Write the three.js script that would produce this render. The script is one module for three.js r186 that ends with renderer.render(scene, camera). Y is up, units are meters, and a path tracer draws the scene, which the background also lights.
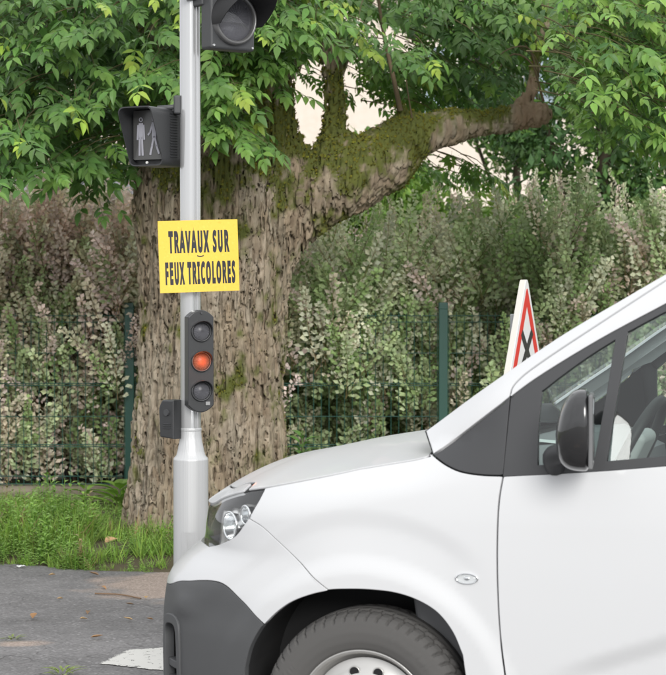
import * as THREE from 'three';
import { mergeGeometries } from 'three/addons/utils/BufferGeometryUtils.js';
import { RoundedBoxGeometry } from 'three/addons/geometries/RoundedBoxGeometry.js';
import { ImprovedNoise } from 'three/addons/math/ImprovedNoise.js';

// ---------- camera, sky, sun, exposure ----------
const F = 2070, PW = 666, PH = 675, CAMY = 1.6, HORIZON = 284;      // focal length and horizon in photo pixels
const PITCH = Math.atan((PH / 2 - HORIZON) / F);
const scene = new THREE.Scene();
const camera = new THREE.PerspectiveCamera(2 * Math.atan(PH / 2 / F) * 180 / Math.PI, 1010 / 1024, 0.1, 400);
camera.position.set(0, CAMY, 0);
camera.lookAt(0, CAMY - Math.sin(PITCH), -Math.cos(PITCH));
camera.focus = 8.6; camera.userData.fStop = 9;

const renderer = new THREE.WebGLRenderer();
renderer.toneMapping = THREE.LinearToneMapping;
renderer.toneMappingExposure = 1.65;
renderer.shadowMap.enabled = true;

function mulberry(a) { return () => { a |= 0; a = a + 0x6D2B79F5 | 0; let t = Math.imul(a ^ a >>> 15, 1 | a); t = t + Math.imul(t ^ t >>> 7, 61 | t) ^ t; return ((t ^ t >>> 14) >>> 0) / 4294967296; }; }
const perlin = new ImprovedNoise();
const N3 = (x, y, z) => perlin.noise(x + 31.7, y + 17.3, z + 53.1);
const fbm = (x, y, z, o = 3) => { let s = 0, a = 1, n = 0; for (let i = 0; i < o; i++) { s += a * N3(x, y, z); n += a; a *= .5; x *= 2.03; y *= 2.03; z *= 2.03; } return s / n; };
const clamp = (x, a = 0, b = 1) => Math.min(b, Math.max(a, x));
const sstep = (a, b, x) => { const t = clamp((x - a) / (b - a)); return t * t * (3 - 2 * t); };
const mix = (a, b, t) => a + (b - a) * t;
const V = (x, y, z) => new THREE.Vector3(x, y, z);

{ // overcast sky: thin bright cloud with soft structure
  const w = 512, h = 256, d = new Float32Array(w * h * 4);
  for (let j = 0; j < h; j++) for (let i = 0; i < w; i++) {
    const el = (j + .5) / h * Math.PI - Math.PI / 2, az = i / w * Math.PI * 2;
    const x = Math.cos(el) * Math.cos(az), y = Math.sin(el), z = Math.cos(el) * Math.sin(az);
    const cl = fbm(x * 2.2, y * 3.5, z * 2.2, 5);
    const L = (.66 + .10 * Math.max(0, y)) * (1 + .3 * cl);
    const k = (j * w + i) * 4;
    d[k] = L * .985; d[k + 1] = L * 1.0; d[k + 2] = L * 1.025; d[k + 3] = 1;
  }
  const t = new THREE.DataTexture(d, w, h, THREE.RGBAFormat, THREE.FloatType);
  t.mapping = THREE.EquirectangularReflectionMapping; t.magFilter = t.minFilter = THREE.LinearFilter; t.needsUpdate = true;
  scene.background = t; scene.environment = t;
}
const sun = new THREE.DirectionalLight(new THREE.Color(1, .98, .94), 1.5);
sun.position.set(2.8, 5.6, 4); sun.target.position.set(0, 0, -9);
sun.castShadow = true; sun.shadow.radius = 42; sun.shadow.mapSize.set(2048, 2048);
Object.assign(sun.shadow.camera, { left: -12, right: 12, top: 14, bottom: -14, near: .5, far: 50 });
scene.add(sun, sun.target);

// ---------- helpers ----------
const cp = Math.cos(PITCH), sp = Math.sin(PITCH);
function pix(px, py, d) {                                             // photo pixel at depth d (metres in front of the camera, along -z)
  const x = px - PW / 2, y = PH / 2 - py;
  const dx = x, dy = y * cp - F * sp, dz = -(F * cp + y * sp);
  const k = d / -dz; return V(dx * k, CAMY + dy * k, dz * k);
}
function ground(px, py) { const p = pix(px, py, 1); const k = CAMY / (CAMY - p.y); return V(p.x * k, 0, p.z * k); }   // pixel on the ground plane
function project(p) { const y = p.y - CAMY, z = p.z; const fz = -z * cp - y * sp, uy = y * cp - z * sp; return [PW / 2 + F * p.x / fz, PH / 2 - F * uy / fz]; }

const used = {};
function numbered(n) { const k = used[n] = (used[n] ?? -1) + 1; return k ? `${n}_${String(k).padStart(3, '0')}` : n; }
function shade(o) { o.traverse(c => { if (c.isMesh) { c.castShadow = true; c.receiveShadow = true; } }); return o; }
function mesh(name, geo, mat, parent) {
  const o = new THREE.Mesh(Array.isArray(geo) ? merge(geo) : geo, mat); o.castShadow = o.receiveShadow = true;
  if (parent) { const n = parent.children.filter(c => c.userData.base === name).length; o.name = n ? `${name}_${String(n).padStart(3, '0')}` : name; o.userData.base = name; parent.add(o); }
  else { o.name = numbered(name); scene.add(o); }
  return o;
}
function thing(name, label, category, pos = V(0, 0, 0), turn = 0, group) {
  const o = new THREE.Group(); o.name = numbered(name); scene.add(o); o.position.copy(pos); o.rotation.y = turn;
  o.userData = { label, category }; if (group) o.userData.group = group; return o;
}
function tag(o, label, category, group) { o.userData = { label, category }; if (group) o.userData.group = group; return o; }
function structure(o, label) { o.userData = { kind: 'structure' }; if (label) o.userData.label = label; return o; }
function stuff(o, label, category) { o.userData = { kind: 'stuff' }; if (label) Object.assign(o.userData, { label, category }); return o; }
function merge(list) {
  const out = list.map(g => { g = g.index ? g.toNonIndexed() : g; for (const k of Object.keys(g.attributes)) if (!['position', 'normal', 'uv', 'color'].includes(k)) g.deleteAttribute(k); g.morphAttributes = {}; return g; });
  const all = ['uv', 'color'].filter(k => out.every(g => g.attributes[k]));
  for (const g of out) for (const k of ['uv', 'color']) if (!all.includes(k)) g.deleteAttribute(k);
  return mergeGeometries(out);
}
const at = (g, x, y, z, rx = 0, ry = 0, rz = 0) => { g.rotateX(rx); g.rotateY(ry); g.rotateZ(rz); g.translate(x, y, z); return g; };
const box = (w, h, d, r = .004, s = 2) => new RoundedBoxGeometry(w, h, d, s, Math.min(r, w / 2.01, h / 2.01, d / 2.01));
const cyl = (r0, r1, h, n = 20) => new THREE.CylinderGeometry(r1, r0, h, n, 1);
function lathe(pts, n = 48) { return new THREE.LatheGeometry(pts.map(p => new THREE.Vector2(p[0], p[1])), n); }
function tube(pts, rad, sides = 8, per = 4) {                          // swept round tube, rad: number or function of t
  const c = new THREE.CatmullRomCurve3(pts), n = Math.max(2, (pts.length - 1) * per), g = new THREE.TubeGeometry(c, n, 1, sides, false);
  const p = g.attributes.position, q = V(0, 0, 0);
  for (let i = 0; i <= n; i++) { c.getPointAt(i / n, q); const r = typeof rad === 'function' ? rad(i / n) : rad; for (let j = 0; j <= sides; j++) { const k = i * (sides + 1) + j; p.setXYZ(k, q.x + (p.getX(k) - q.x) * r, q.y + (p.getY(k) - q.y) * r, q.z + (p.getZ(k) - q.z) * r); } }
  return g;
}
const lin = (r, g, b) => new THREE.Color().setRGB(r, g, b);
const std = (c, roughness = .6, o = {}) => new THREE.MeshStandardMaterial({ color: c, roughness, ...o });
const phys = (c, roughness = .6, o = {}) => new THREE.MeshPhysicalMaterial({ color: c, roughness, ...o });
function dataTex(w, h, fn, srgb = true, repeat = true) {
  const d = new Uint8Array(w * h * 4);
  for (let j = 0; j < h; j++) for (let i = 0; i < w; i++) { const c = fn(i / w, j / h, i, j), k = (j * w + i) * 4; d[k] = clamp(c[0]) * 255; d[k + 1] = clamp(c[1]) * 255; d[k + 2] = clamp(c[2]) * 255; d[k + 3] = 255; }
  const t = new THREE.DataTexture(d, w, h); t.magFilter = THREE.LinearFilter; t.minFilter = THREE.LinearMipmapLinearFilter; t.generateMipmaps = true;
  if (srgb) t.colorSpace = THREE.SRGBColorSpace; if (repeat) t.wrapS = t.wrapT = THREE.RepeatWrapping; t.needsUpdate = true; return t;
}
function spline(k) {                                                   // monotone-ish cubic through [x, y] knots
  const n = k.length, m = k.map((p, i) => { const a = k[Math.max(0, i - 1)], b = k[Math.min(n - 1, i + 1)]; return (b[1] - a[1]) / (b[0] - a[0]); });
  return x => { if (x <= k[0][0]) return k[0][1] + m[0] * (x - k[0][0]); if (x >= k[n - 1][0]) return k[n - 1][1] + m[n - 1] * (x - k[n - 1][0]);
    let i = 0; while (x > k[i + 1][0]) i++; const h = k[i + 1][0] - k[i][0], t = (x - k[i][0]) / h, t2 = t * t, t3 = t2 * t;
    return (2 * t3 - 3 * t2 + 1) * k[i][1] + (t3 - 2 * t2 + t) * h * m[i] + (-2 * t3 + 3 * t2) * k[i + 1][1] + (t3 - t2) * h * m[i + 1]; };
}

function worley(x, y, z) { // nearest and second nearest feature point, and the nearest one's own random number
  const X = Math.floor(x), Y = Math.floor(y), Z = Math.floor(z); let a = 9, b = 9, id = 0;
  for (let k = -1; k < 2; k++) for (let j = -1; j < 2; j++) for (let i = -1; i < 2; i++) { let h = Math.imul(X + i, 73856093) ^ Math.imul(Y + j, 19349663) ^ Math.imul(Z + k, 83492791); h = Math.imul(h ^ h >>> 15, 2246822519); h ^= h >>> 13; h = Math.imul(h, 3266489917); h ^= h >>> 16; const dx = X + i + (h & 1023) / 1023 - x, dy = Y + j + (h >>> 10 & 1023) / 1023 - y, dz = Z + k + (h >>> 20 & 1023) / 1023 - z, d = dx * dx + dy * dy + dz * dz; if (d < a) { b = a; a = d; id = h; } else if (d < b) b = d; }
  return [Math.sqrt(a), Math.sqrt(b), (id >>> 8 & 4095) / 4095];
}
// ---------- ground, road, verge ----------
const rnd = mulberry(7);
{ // earth sheet out to the horizon
  const g = new THREE.PlaneGeometry(700, 400, 1, 1); g.rotateX(-Math.PI / 2); g.translate(0, -.02, -150);
  const uv = g.attributes.uv; for (let i = 0; i < uv.count; i++) uv.setXY(i, uv.getX(i) * 350, uv.getY(i) * 200);
  const t = dataTex(256, 256, (x, y) => { const T = Math.PI * 2, n = fbm(Math.cos(x * T) + 4, Math.sin(x * T) + Math.cos(y * T), Math.sin(y * T) * 1, 4); return [.34 + .12 * n, .36 + .12 * n, .24 + .08 * n]; });
  structure(mesh('ground', g, std(0xffffff, .95, { map: t })));
}
const VERGE_Z = -11.55;                                                // far edge of the asphalt
const edgeZ = x => VERGE_Z - .25 * sstep(-1.3, -1.9, x) + .10 * Math.exp(-(((x + 1.0) / .3) ** 2)) + .05 * N3(x * 2.2, 1.3, 0) + .025 * N3(x * 9, 4.2, 0);
{ // asphalt: one sheet with its own ragged edge, 16 m of it carrying a non repeating map
  const X0 = -3.5, X1 = 2.5, Z0 = -12.5, Z1 = -6.5;
  const R = mulberry(99), W = 1024, stones = new Float32Array(W * W);
  for (let i = 0; i < W * W; i++) stones[i] = R();
  const chip = (i, j) => stones[((j + W) % W) * W + ((i + W) % W)];
  const pale = (x, z) => sstep(.02, .22, fbm(x * 1.3, z * 2.2, 5, 4) + .55 * Math.exp(-((x + .85) ** 2) / .16 - ((z + 10.9) ** 2) / .35) - .06);   // sandy, worn patches by the verge
  const sand = (x, z) => sstep(-.05, .35, Math.exp(-((x + .75) ** 2) / .28 - ((z + 11.0) ** 2) / .42) * 1.1 - .35 + .5 * fbm(x * 5, z * 5, 9, 4) + .75 * Math.exp(-((x + 1.42) ** 2) / .05 - ((z + 9.17) ** 2) / .012));
  const crack = (x, z) => { const n = Math.abs(fbm(x * .9 + 3, z * .9, 2, 4)); return 1 - sstep(.0, .006, n); };
  const T = dataTex(W, W, (u, v, i, j) => {
    const x = mix(X0, X1, u), z = mix(Z1, Z0, v);
    const c = chip(i, j), c2 = chip(i >> 1, (j >> 1) + 700), coarse = .5 * c + .5 * c2;
    let base = .455 + .10 * fbm(x * .8, z * 1.4, 1, 4) + .05 * fbm(x * 6, z * 6, 4, 3); base += (coarse - .5) * .13; if (c2 > .95) base += .07; if (c < .06) base -= .06;
    let r = base * 1.0, g = base * .985, b = base * .985;
    const s = sand(x, z); r = mix(r, .64 + (c - .5) * .22, s * .85); g = mix(g, .575 + (c - .5) * .2, s * .85); b = mix(b, .53 + (c - .5) * .2, s * .85);
    const k = crack(x, z) * .35; r -= k * .3; g -= k * .3; b -= k * .3;
    return [r, g, b];
  }, true, false);
  T.wrapS = T.wrapT = THREE.MirroredRepeatWrapping;
  const B = dataTex(512, 512, (u, v, i, j) => { const h = chip(i, j + 900) * .5 + chip(i >> 1, (j >> 1) + 300) * .5; return [h, h, h]; }, false); B.repeat.set(2.2, 2.2);
  const mat = std(0xffffff, .88, { map: T, bumpMap: B, bumpScale: .0022 });
  const pos = [], uv = [], ix = [], xs = []; for (let x = -30; x < X0; x += 2) xs.push(x); for (let x = X0; x <= X1; x += .06) xs.push(x); for (let x = X1 + 2; x <= 30; x += 2) xs.push(x);
  for (const x of xs) for (const z of [30, -4, edgeZ(x)]) { pos.push(x, .0, z); uv.push((x - X0) / (X1 - X0), (Z1 - z) / (Z1 - Z0)); }
  for (let i = 0; i + 1 < xs.length; i++) for (let k = 0; k < 2; k++) { const a = i * 3 + k, b = a + 3; ix.push(a, b, b + 1, a, b + 1, a + 1); }
  const g = new THREE.BufferGeometry(); g.setAttribute('position', new THREE.Float32BufferAttribute(pos, 3)); g.setAttribute('uv', new THREE.Float32BufferAttribute(uv, 2)); g.setIndex(ix); g.computeVertexNormals();
  structure(mesh('road', g, mat));
}
{ // verge soil, gently uneven
  const g = new THREE.PlaneGeometry(30, 3.6, 300, 36); g.rotateX(-Math.PI / 2); g.translate(0, 0, -13.2); const p = g.attributes.position, c = [];
  for (let i = 0; i < p.count; i++) { const x = p.getX(i), z = p.getZ(i); p.setY(i, -.012 + .07 * sstep(edgeZ(x) + .02, edgeZ(x) - .5, z) * (1 + .5 * fbm(x * 2, z * 2, 0)) ); const n = .5 + .5 * fbm(x * 4, z * 4, 7, 3); c.push(mix(.06, .13, n), mix(.05, .105, n), mix(.03, .06, n)); }
  g.setAttribute('color', new THREE.Float32BufferAttribute(c, 3)); g.computeVertexNormals(); structure(mesh('verge', g, std(0xffffff, .95, { vertexColors: true })));
}
const vergeY = (x, z) => -.012 + .07 * sstep(edgeZ(x) + .02, edgeZ(x) - .5, z);
// worn white crossing stripes
{
  const alpha = (seed, amt) => { const t = dataTex(256, 128, (u, v, i, j) => { const n = fbm(u * (seed === 11 ? 7 : 26), v * (seed === 11 ? 5 : 13), seed, 4) * .8 + .5 * (mulberry(i * 131 + j * 7919 + seed)() - .5) + amt - 1.2 * sstep(.42, .5, Math.max(Math.abs(u - .5), Math.abs(v - .5))); const a = n > 0 ? 1 : 0; return [a, a, a]; }, false, false); return t; };
  const stripes = [[[[88, 664], [122, 650.5], [300, 638], [300, 690]], .34, 3]];
  for (const [q, amt, seed] of stripes) {
    const c = q.map(p => ground(p[0], p[1])), g = new THREE.BufferGeometry(), n = 10, pos = [], uv = [], ix = [];
    for (let i = 0; i <= n; i++) for (let j = 0; j <= 4; j++) { const a = c[0].clone().lerp(c[3], i / n), b = c[1].clone().lerp(c[2], i / n), p = a.lerp(b, j / 4); pos.push(p.x, .004, p.z); uv.push(i / n, j / 4); }
    for (let i = 0; i < n; i++) for (let j = 0; j < 4; j++) { const a = i * 5 + j, b = a + 5; ix.push(a, b, b + 1, a, b + 1, a + 1); }
    g.setAttribute('position', new THREE.Float32BufferAttribute(pos, 3)); g.setAttribute('uv', new THREE.Float32BufferAttribute(uv, 2)); g.setIndex(ix); g.computeVertexNormals();
    structure(mesh('crossing_stripe', g, std(seed === 11 ? lin(.30, .285, .265) : lin(.62, .61, .58), .75, { alphaMap: alpha(seed, amt), alphaTest: .5 })));
  }
}
// ---------- fence on its concrete plinth ----------
const FZ = -14.7;
const fx = px => (px - PW / 2) / F * -FZ;
{
  const conc = dataTex(256, 64, (u, v) => { const n = fbm(u * 14, v * 4, 3, 5); return [.50 + .2 * n, .46 + .19 * n, .41 + .17 * n]; }); conc.repeat.set(1, 1);
  const w = tag(mesh('plinth_wall', (() => { const g = new THREE.BoxGeometry(14, .22, .16, 120, 6, 4), p = g.attributes.position; for (let i = 0; i < p.count; i++) { p.setY(i, p.getY(i) + .01 * N3(p.getX(i) * 6, p.getZ(i) * 9, 2)); p.setZ(i, p.getZ(i) + .008 * N3(p.getX(i) * 7, p.getY(i) * 9, 6)); } g.computeVertexNormals(); g.translate(0, .06, FZ); return g; })(), std(0xffffff, .92, { map: conc })), 'low weathered concrete plinth wall under the green mesh fence', 'wall');
  const green = phys(lin(.012, .085, .062), .42, { clearcoat: .3, clearcoatRoughness: .3 });
  const fence = thing('mesh_fence', 'dark green welded wire mesh fence with square posts in front of hedge', 'fence', V(0, .16, FZ));
  const postXs = [-183, 130, 443, 756].map(fx), HT = 1.24;
  for (const x of postXs) { const p = mesh('post', at(box(.065, HT + .1, .065, .006), x, (HT + .1) / 2 - .03, .02), green, fence); mesh('cap', at(box(.069, .012, .069, .004), x, HT + .028, .02), green, p); }
  const vw = cyl(.0026, .0026, HT, 5); vw.translate(0, HT / 2, 0);
  const hs = [.02, .075, .285, .30, .50, .72, .735, .95, 1.17, 1.215];
  for (let k = 0; k + 1 < postXs.length; k++) {
    const x0 = postXs[k] + .04, x1 = postXs[k + 1] - .04, n = Math.round((x1 - x0) / .055);
    for (let i = 0; i <= n; i++) { const m = mesh('wire', vw, green, fence); m.position.set(mix(x0, x1, i / n), 0, .02); }
    const hw = cyl(.0032, .0032, x1 - x0, 5); hw.rotateZ(Math.PI / 2);
    for (const y of hs) { const m = mesh('rail_wire', hw, green, fence); m.position.set((x0 + x1) / 2, y, .026); }
  }
}
// ---------- house behind the garden ----------
{
  const hz = -32, sc = 32 / F, hx = px => (px - PW / 2) * sc;
  const house = thing('house', 'pale cream rendered house glimpsed through the fork of the big tree', 'house', V(hx(395), 0, hz));
  const wallT = dataTex(128, 128, (u, v) => { const n = fbm(u * 18, v * 18, 2, 4); return [.90 + .04 * n, .845 + .04 * n, .80 + .05 * n]; }); wallT.repeat.set(.5, .5);
  const wall = std(0xffffff, .9, { map: wallT });
  const W2 = 5.6, H = 6.4, open = [.95, 1.95, 4.05, 5.25]; // window opening x0,x1,y0,y1
  const sh = new THREE.Shape([[-W2, -.1], [W2, -.1], [W2, H], [-W2, H]].map(p => new THREE.Vector2(...p))); sh.holes.push(new THREE.Path([[open[0], open[2]], [open[0], open[3]], [open[1], open[3]], [open[1], open[2]]].map(p => new THREE.Vector2(...p))));
  const front = new THREE.ExtrudeGeometry(sh, { depth: .35, bevelEnabled: false }); front.translate(0, 0, -.35);
  mesh('wall', [front, at(new THREE.BoxGeometry(.35, H, 7), -W2 + .175, H / 2, -3.86), at(new THREE.BoxGeometry(.35, H, 7), W2 - .175, H / 2, -3.86), at(new THREE.BoxGeometry(W2 * 2, H, .35), 0, H / 2, -7.2)], wall, house);
  const win = mesh('window', [at(box(1.0, .07, .06), 1.45, 4.085, -.2), at(box(1.0, .07, .06), 1.45, 5.215, -.2), at(box(.07, 1.06, .06), .985, 4.65, -.2), at(box(.07, 1.06, .06), 1.915, 4.65, -.2), at(box(.06, 1.06, .05), 1.45, 4.65, -.2)], std(lin(.7, .7, .68), .5), house);
  mesh('pane', at(new THREE.PlaneGeometry(.9, 1.1), 1.45, 4.65, -.21), phys(lin(.8, .9, .9), .03, { transmission: 1, thickness: 0 }), win);
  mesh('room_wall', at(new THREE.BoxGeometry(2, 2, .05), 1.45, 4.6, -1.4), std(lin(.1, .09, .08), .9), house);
  for (const sx of [-1, 1]) { const s = mesh('shutter', at(box(.5, 1.2, .04), 1.45 + sx * .78, 4.65, .03), std(lin(.35, .42, .5), .6), house); for (let i = 0; i < 10; i++) mesh('slat', at(box(.42, .06, .02), 1.45 + sx * .78, 4.15 + i * .11, .055, .4), s.material, s); }
  const roof = mesh('roof', (() => { const g = new THREE.BufferGeometry(), a = W2 + .5, y = H - .05, r = H + 2.2; const v = [-a, y, .6, a, y, .6, a, r, -3.7, -a, r, -3.7, -a, y, -8, a, y, -8]; g.setAttribute('position', new THREE.Float32BufferAttribute(v, 3)); g.setIndex([0, 1, 2, 0, 2, 3, 3, 2, 5, 3, 5, 4, 0, 3, 4, 1, 5, 2]); return g.toNonIndexed(); })(), std(lin(.22, .1, .07), .85), house); roof.geometry.computeVertexNormals();
}
// ---------- leaf shapes ----------
class Soup { // triangles collected with colours
  constructor() { this.p = []; this.c = []; }
  tri(a, b, c, col) { for (const q of [a, b, c]) { this.p.push(q.x, q.y, q.z); this.c.push(col[0], col[1], col[2]); } }
  geo(smooth) { const g = new THREE.BufferGeometry(); g.setAttribute('position', new THREE.Float32BufferAttribute(this.p, 3)); g.setAttribute('color', new THREE.Float32BufferAttribute(this.c, 3)); g.computeVertexNormals(); return g; }
}
// one blade: from o along dir, width across side, folded along its midrib and drooping
function blade(s, o, dir, up, len, wid, fold, droop, col, rows = 2) {
  const sd = V(0, 0, 0).crossVectors(dir, up).normalize(), u = V(0, 0, 0).crossVectors(sd, dir).normalize();
  const mid = t => o.clone().addScaledVector(dir, len * t).addScaledVector(u, -droop * len * t * t);
  const wdt = t => wid * (Math.sin(Math.PI * Math.min(1, t ** .72)) ) * .5;
  let prev = null;
  for (let i = 0; i <= rows + 1; i++) {
    const t = i / (rows + 1), m = mid(t), w = i === 0 || i === rows + 1 ? 0 : wdt(t), l = m.clone().addScaledVector(sd, -w).addScaledVector(u, w * fold), r = m.clone().addScaledVector(sd, w).addScaledVector(u, w * fold);
    if (prev) { if (prev.w === 0) { s.tri(prev.m, l, m, col); s.tri(prev.m, m, r, col); } else if (w === 0) { s.tri(prev.l, m, prev.m, col); s.tri(prev.m, m, prev.r, col); } else { s.tri(prev.l, l, m, col); s.tri(prev.l, m, prev.m, col); s.tri(prev.m, m, r, col); s.tri(prev.m, r, prev.r, col); } }
    prev = { m, l, r, w };
  }
}
function stalk(s, a, b, r, col) { const d = b.clone().sub(a), x = V(0, 0, 0).crossVectors(d, V(.3, 1, .2)).normalize().multiplyScalar(r), y = V(0, 0, 0).crossVectors(d, x).normalize().multiplyScalar(r); const k = [x, x.clone().multiplyScalar(-.5).addScaledVector(y, .87), x.clone().multiplyScalar(-.5).addScaledVector(y, -.87)]; for (let i = 0; i < 3; i++) { const p = k[i], q = k[(i + 1) % 3]; const a0 = a.clone().add(p), a1 = a.clone().add(q), b0 = b.clone().addScaledVector(p, .5), b1 = b.clone().addScaledVector(q, .5); s.tri(a0, b0, b1, col); s.tri(a0, b1, a1, col); } }
function compoundLeaf(seed, pairs = 3) { // pinnate leaf growing along +x, leaflets in the xz plane, upper face +y
  const R = mulberry(seed), s = new Soup(), L = .20 + .06 * R(), spine = t => V(L * t, -.10 * L * t * t * (1 + R() * 0), 0), up = V(0, 1, 0);
  for (let i = 0; i < 4; i++) stalk(s, spine(i / 4), spine((i + 1) / 4), .0018, [.8, .95, .55]);
  const c = () => { const k = .75 + .5 * R(); return [k * (.9 + .25 * R()), k, k * (.85 + .25 * R())]; };
  for (let i = 0; i < pairs; i++) for (const sd of [-1, 1]) {
    const t = .36 + .5 * i / (pairs - 1 || 1), a = (62 - 12 * i + 10 * R()) * Math.PI / 180, d = V(Math.cos(a), -.1 - .28 * R(), sd * Math.sin(a)).normalize();
    blade(s, spine(t), d, V(.5 * (R() - .5), 1, .8 * (R() - .5)).normalize(), .07 + .035 * R(), .036 + .014 * R(), .12 + .3 * R(), .05 + .4 * R(), c(), 3);
  }
  blade(s, spine(1), V(1, -.3, .15 * (R() - .5)).normalize(), up, .085 + .02 * R(), .046, .25, .3, c(), 3);
  return s.geo();
}
const leafMat = phys(0xffffff, .72, { vertexColors: true, transmission: .34, thickness: 0, clearcoat: .38, clearcoatRoughness: .36 });
const leafTone = [lin(.095, .220, .034), lin(.13, .275, .038), lin(.195, .365, .055), lin(.072, .180, .033), lin(.32, .47, .05)];
const leafMats = leafTone.map(c => { const m = leafMat.clone(); m.color.copy(c); return m; });
function instances(name, geo, mat, list, parent) { // list: {m: Matrix4, c: Color}
  const o = new THREE.InstancedMesh(geo, mat, list.length); list.forEach((k, i) => { o.setMatrixAt(i, k.m); if (k.c) o.setColorAt(i, k.c); }); o.castShadow = o.receiveShadow = true; o.userData = { kind: 'stuff' };
  const n = parent.children.filter(c => c.userData.base === name).length; o.name = n ? `${name}_${String(n).padStart(3, '0')}` : name; o.userData.base = name; parent.add(o); return o;
}
const Z0 = V(0, 0, 1);
function orient(pos, dir, up, sc) { const x = dir.clone().normalize(), z = V(0, 0, 0).crossVectors(x, up).normalize(), y = V(0, 0, 0).crossVectors(z, x); return new THREE.Matrix4().makeBasis(x, y, z).scale(V(sc, sc, sc)).setPosition(pos); }

// ---------- the big tree ----------
const TD = 13.3, tp = (x, y, dz = 0) => pix(x, y, TD - dz * 0).add(V(0, 0, dz));
const treeBase = V(tp(208, 540).x, 0, -TD);
const tree = thing('broadleaf_tree', 'big old tree with ridged mossy trunk, thick side limb and pinnate leaves', 'tree', treeBase);
const loc = v => v.sub(treeBase);
const pxm = F / TD;
{ // wood: tapered bones blended into one field, bark ridges cut into it, then skinned
  const B = (a, ra, b, rb, k = .1) => ({ a: loc(tp(...a)), b: loc(tp(...b)), ra, rb, k });
  const bones = [
    B([207, 575], .62, [208, 500], .50), B([208, 500], .50, [210, 430], .462), B([210, 430], .462, [211, 350], .448), B([211, 350], .448, [213, 280], .462), B([213, 280], .462, [214, 210], .50), B([214, 210], .50, [214, 130], .455), B([214, 130], .455, [206, 50], .42), B([206, 50], .42, [195, -80], .37),
    B([150, 560, .15], .19, [180, 430, .12], .2), B([265, 575, .3], .2, [245, 430, .18], .22), B([215, 590, .5], .18, [212, 450, .25], .2), B([178, 470, .28], .16, [182, 520, .36], .19),
    B([240, 262], .27, [300, 196], .235), B([300, 196], .235, [350, 176], .215), B([350, 176], .215, [384, 159], .195), B([384, 159], .195, [408, 138], .14), B([408, 138], .14, [450, 126, -.1], .098), B([450, 126, -.1], .098, [505, 118, -.2], .085), B([505, 118, -.2], .085, [543, 112, -.2], .082, .05),
    B([512, 114, -.2], .052, [534, 90, -.22], .042, .04), B([534, 90, -.22], .042, [546, 20, -.3], .034, .03), B([546, 20, -.3], .034, [566, -70, -.3], .03),
    B([330, 168], .13, [334, 120], .078), B([334, 120], .078, [334, 55], .074, .03), B([334, 55], .074, [322, -70], .07),
    B([270, 150], .12, [283, 60], .1), B([283, 60], .1, [300, -70], .09),
    B([170, 60], .2, [140, -80], .16), B([265, 130], .2, [286, 185], .2),
    B([408, 120], .05, [398, 105, .05], .022, .04),
  ];
  const lo = V(-.95, -.12, -.72), hi = V(2.45, 3.62, .92), cs = .0105;
  const nx = Math.ceil((hi.x - lo.x) / cs), ny = Math.ceil((hi.y - lo.y) / cs), nz = Math.ceil((hi.z - lo.z) / cs), fld = new Float32Array(nx * ny * nz).fill(1);
  const bb = bones.map(b => ({ ...b, d: b.b.clone().sub(b.a), l2: b.b.distanceToSquared(b.a), pad: Math.max(b.ra, b.rb) + .16 }));
  const plates = (x, y, z) => { const wx = x + .045 * N3(x * 4, y * 2.2, z * 4) + .018 * N3(x * 13, y * 7, z * 13), wz = z + .045 * N3(x * 4 + 9, y * 2.2, z * 4) + .018 * N3(x * 13 + 4, y * 7, z * 13); return worley(wx * 23, y * 2.3 + 2.5 * N3(x * 6, 1, z * 6), wz * 21); };
  const bark = (x, y, z) => { // long broken ridges running up the stem
    const wx = x + .05 * N3(x * 3, y * 1.3, z * 3), wz = z + .05 * N3(x * 3 + 9, y * 1.3, z * 3);
    const [a, b, id] = plates(x, y, z), f = sstep(.02, .24, b - a) * (.72 + .28 * sstep(.02, .2, Math.abs(N3(wx * 12, y * 11, wz * 12)))), n2 = N3(x * 40, y * 16, z * 40);
    return -.042 + .053 * f + .010 * (id - .5) * f - .010 * (1 - sstep(0, .16, Math.abs(N3(wx * 30 + 5, y * 9, wz * 30)))) + .006 * n2 + .03 * N3(x * 2.2, y * 1.2, z * 2.2);
  };
  const near = (x, y, z) => { let d = 1; for (const b of bb) { const px = x - b.a.x, py = y - b.a.y, pz = z - b.a.z; let t = (px * b.d.x + py * b.d.y + pz * b.d.z) / b.l2; t = t < 0 ? 0 : t > 1 ? 1 : t; const ex = px - t * b.d.x, ey = py - t * b.d.y, ez = pz - t * b.d.z, e = Math.sqrt(ex * ex + ey * ey + ez * ez) - (b.ra + (b.rb - b.ra) * t); const h = Math.max(b.k - Math.abs(d - e), 0) / b.k; d = Math.min(d, e) - h * h * b.k * .25; } return d; };
  const BS = 6, live = []; // blocks near the surface get the full field, the others only its sign
  for (let k = 0; k < nz; k += BS) for (let j = 0; j < ny; j += BS) for (let i = 0; i < nx; i += BS) {
    const h = BS * cs / 2, d = near(lo.x + i * cs + h, lo.y + j * cs + h, lo.z + k * cs + h), on = Math.abs(d) < h * 1.75 + .09; if (on) live.push(i, j, k);
    for (let c = k; c < Math.min(nz, k + BS); c++) for (let b = j; b < Math.min(ny, j + BS); b++) for (let a = i; a < Math.min(nx, i + BS); a++) { const x = lo.x + a * cs, y = lo.y + b * cs, z = lo.z + c * cs; let e = d; if (on) { e = near(x, y, z); if (Math.abs(e) < .085) e -= bark(x, y, z) * (.38 + .62 * sstep(.5, .2, x - .55)); } fld[(c * ny + b) * nx + a] = e; } }
  // naive surface nets
  const vid = new Int32Array(nx * ny * nz).fill(-1), pos = [], ix = [], at3 = (i, j, k) => fld[(k * ny + j) * nx + i], v = new Float32Array(8), cells = [];
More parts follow.
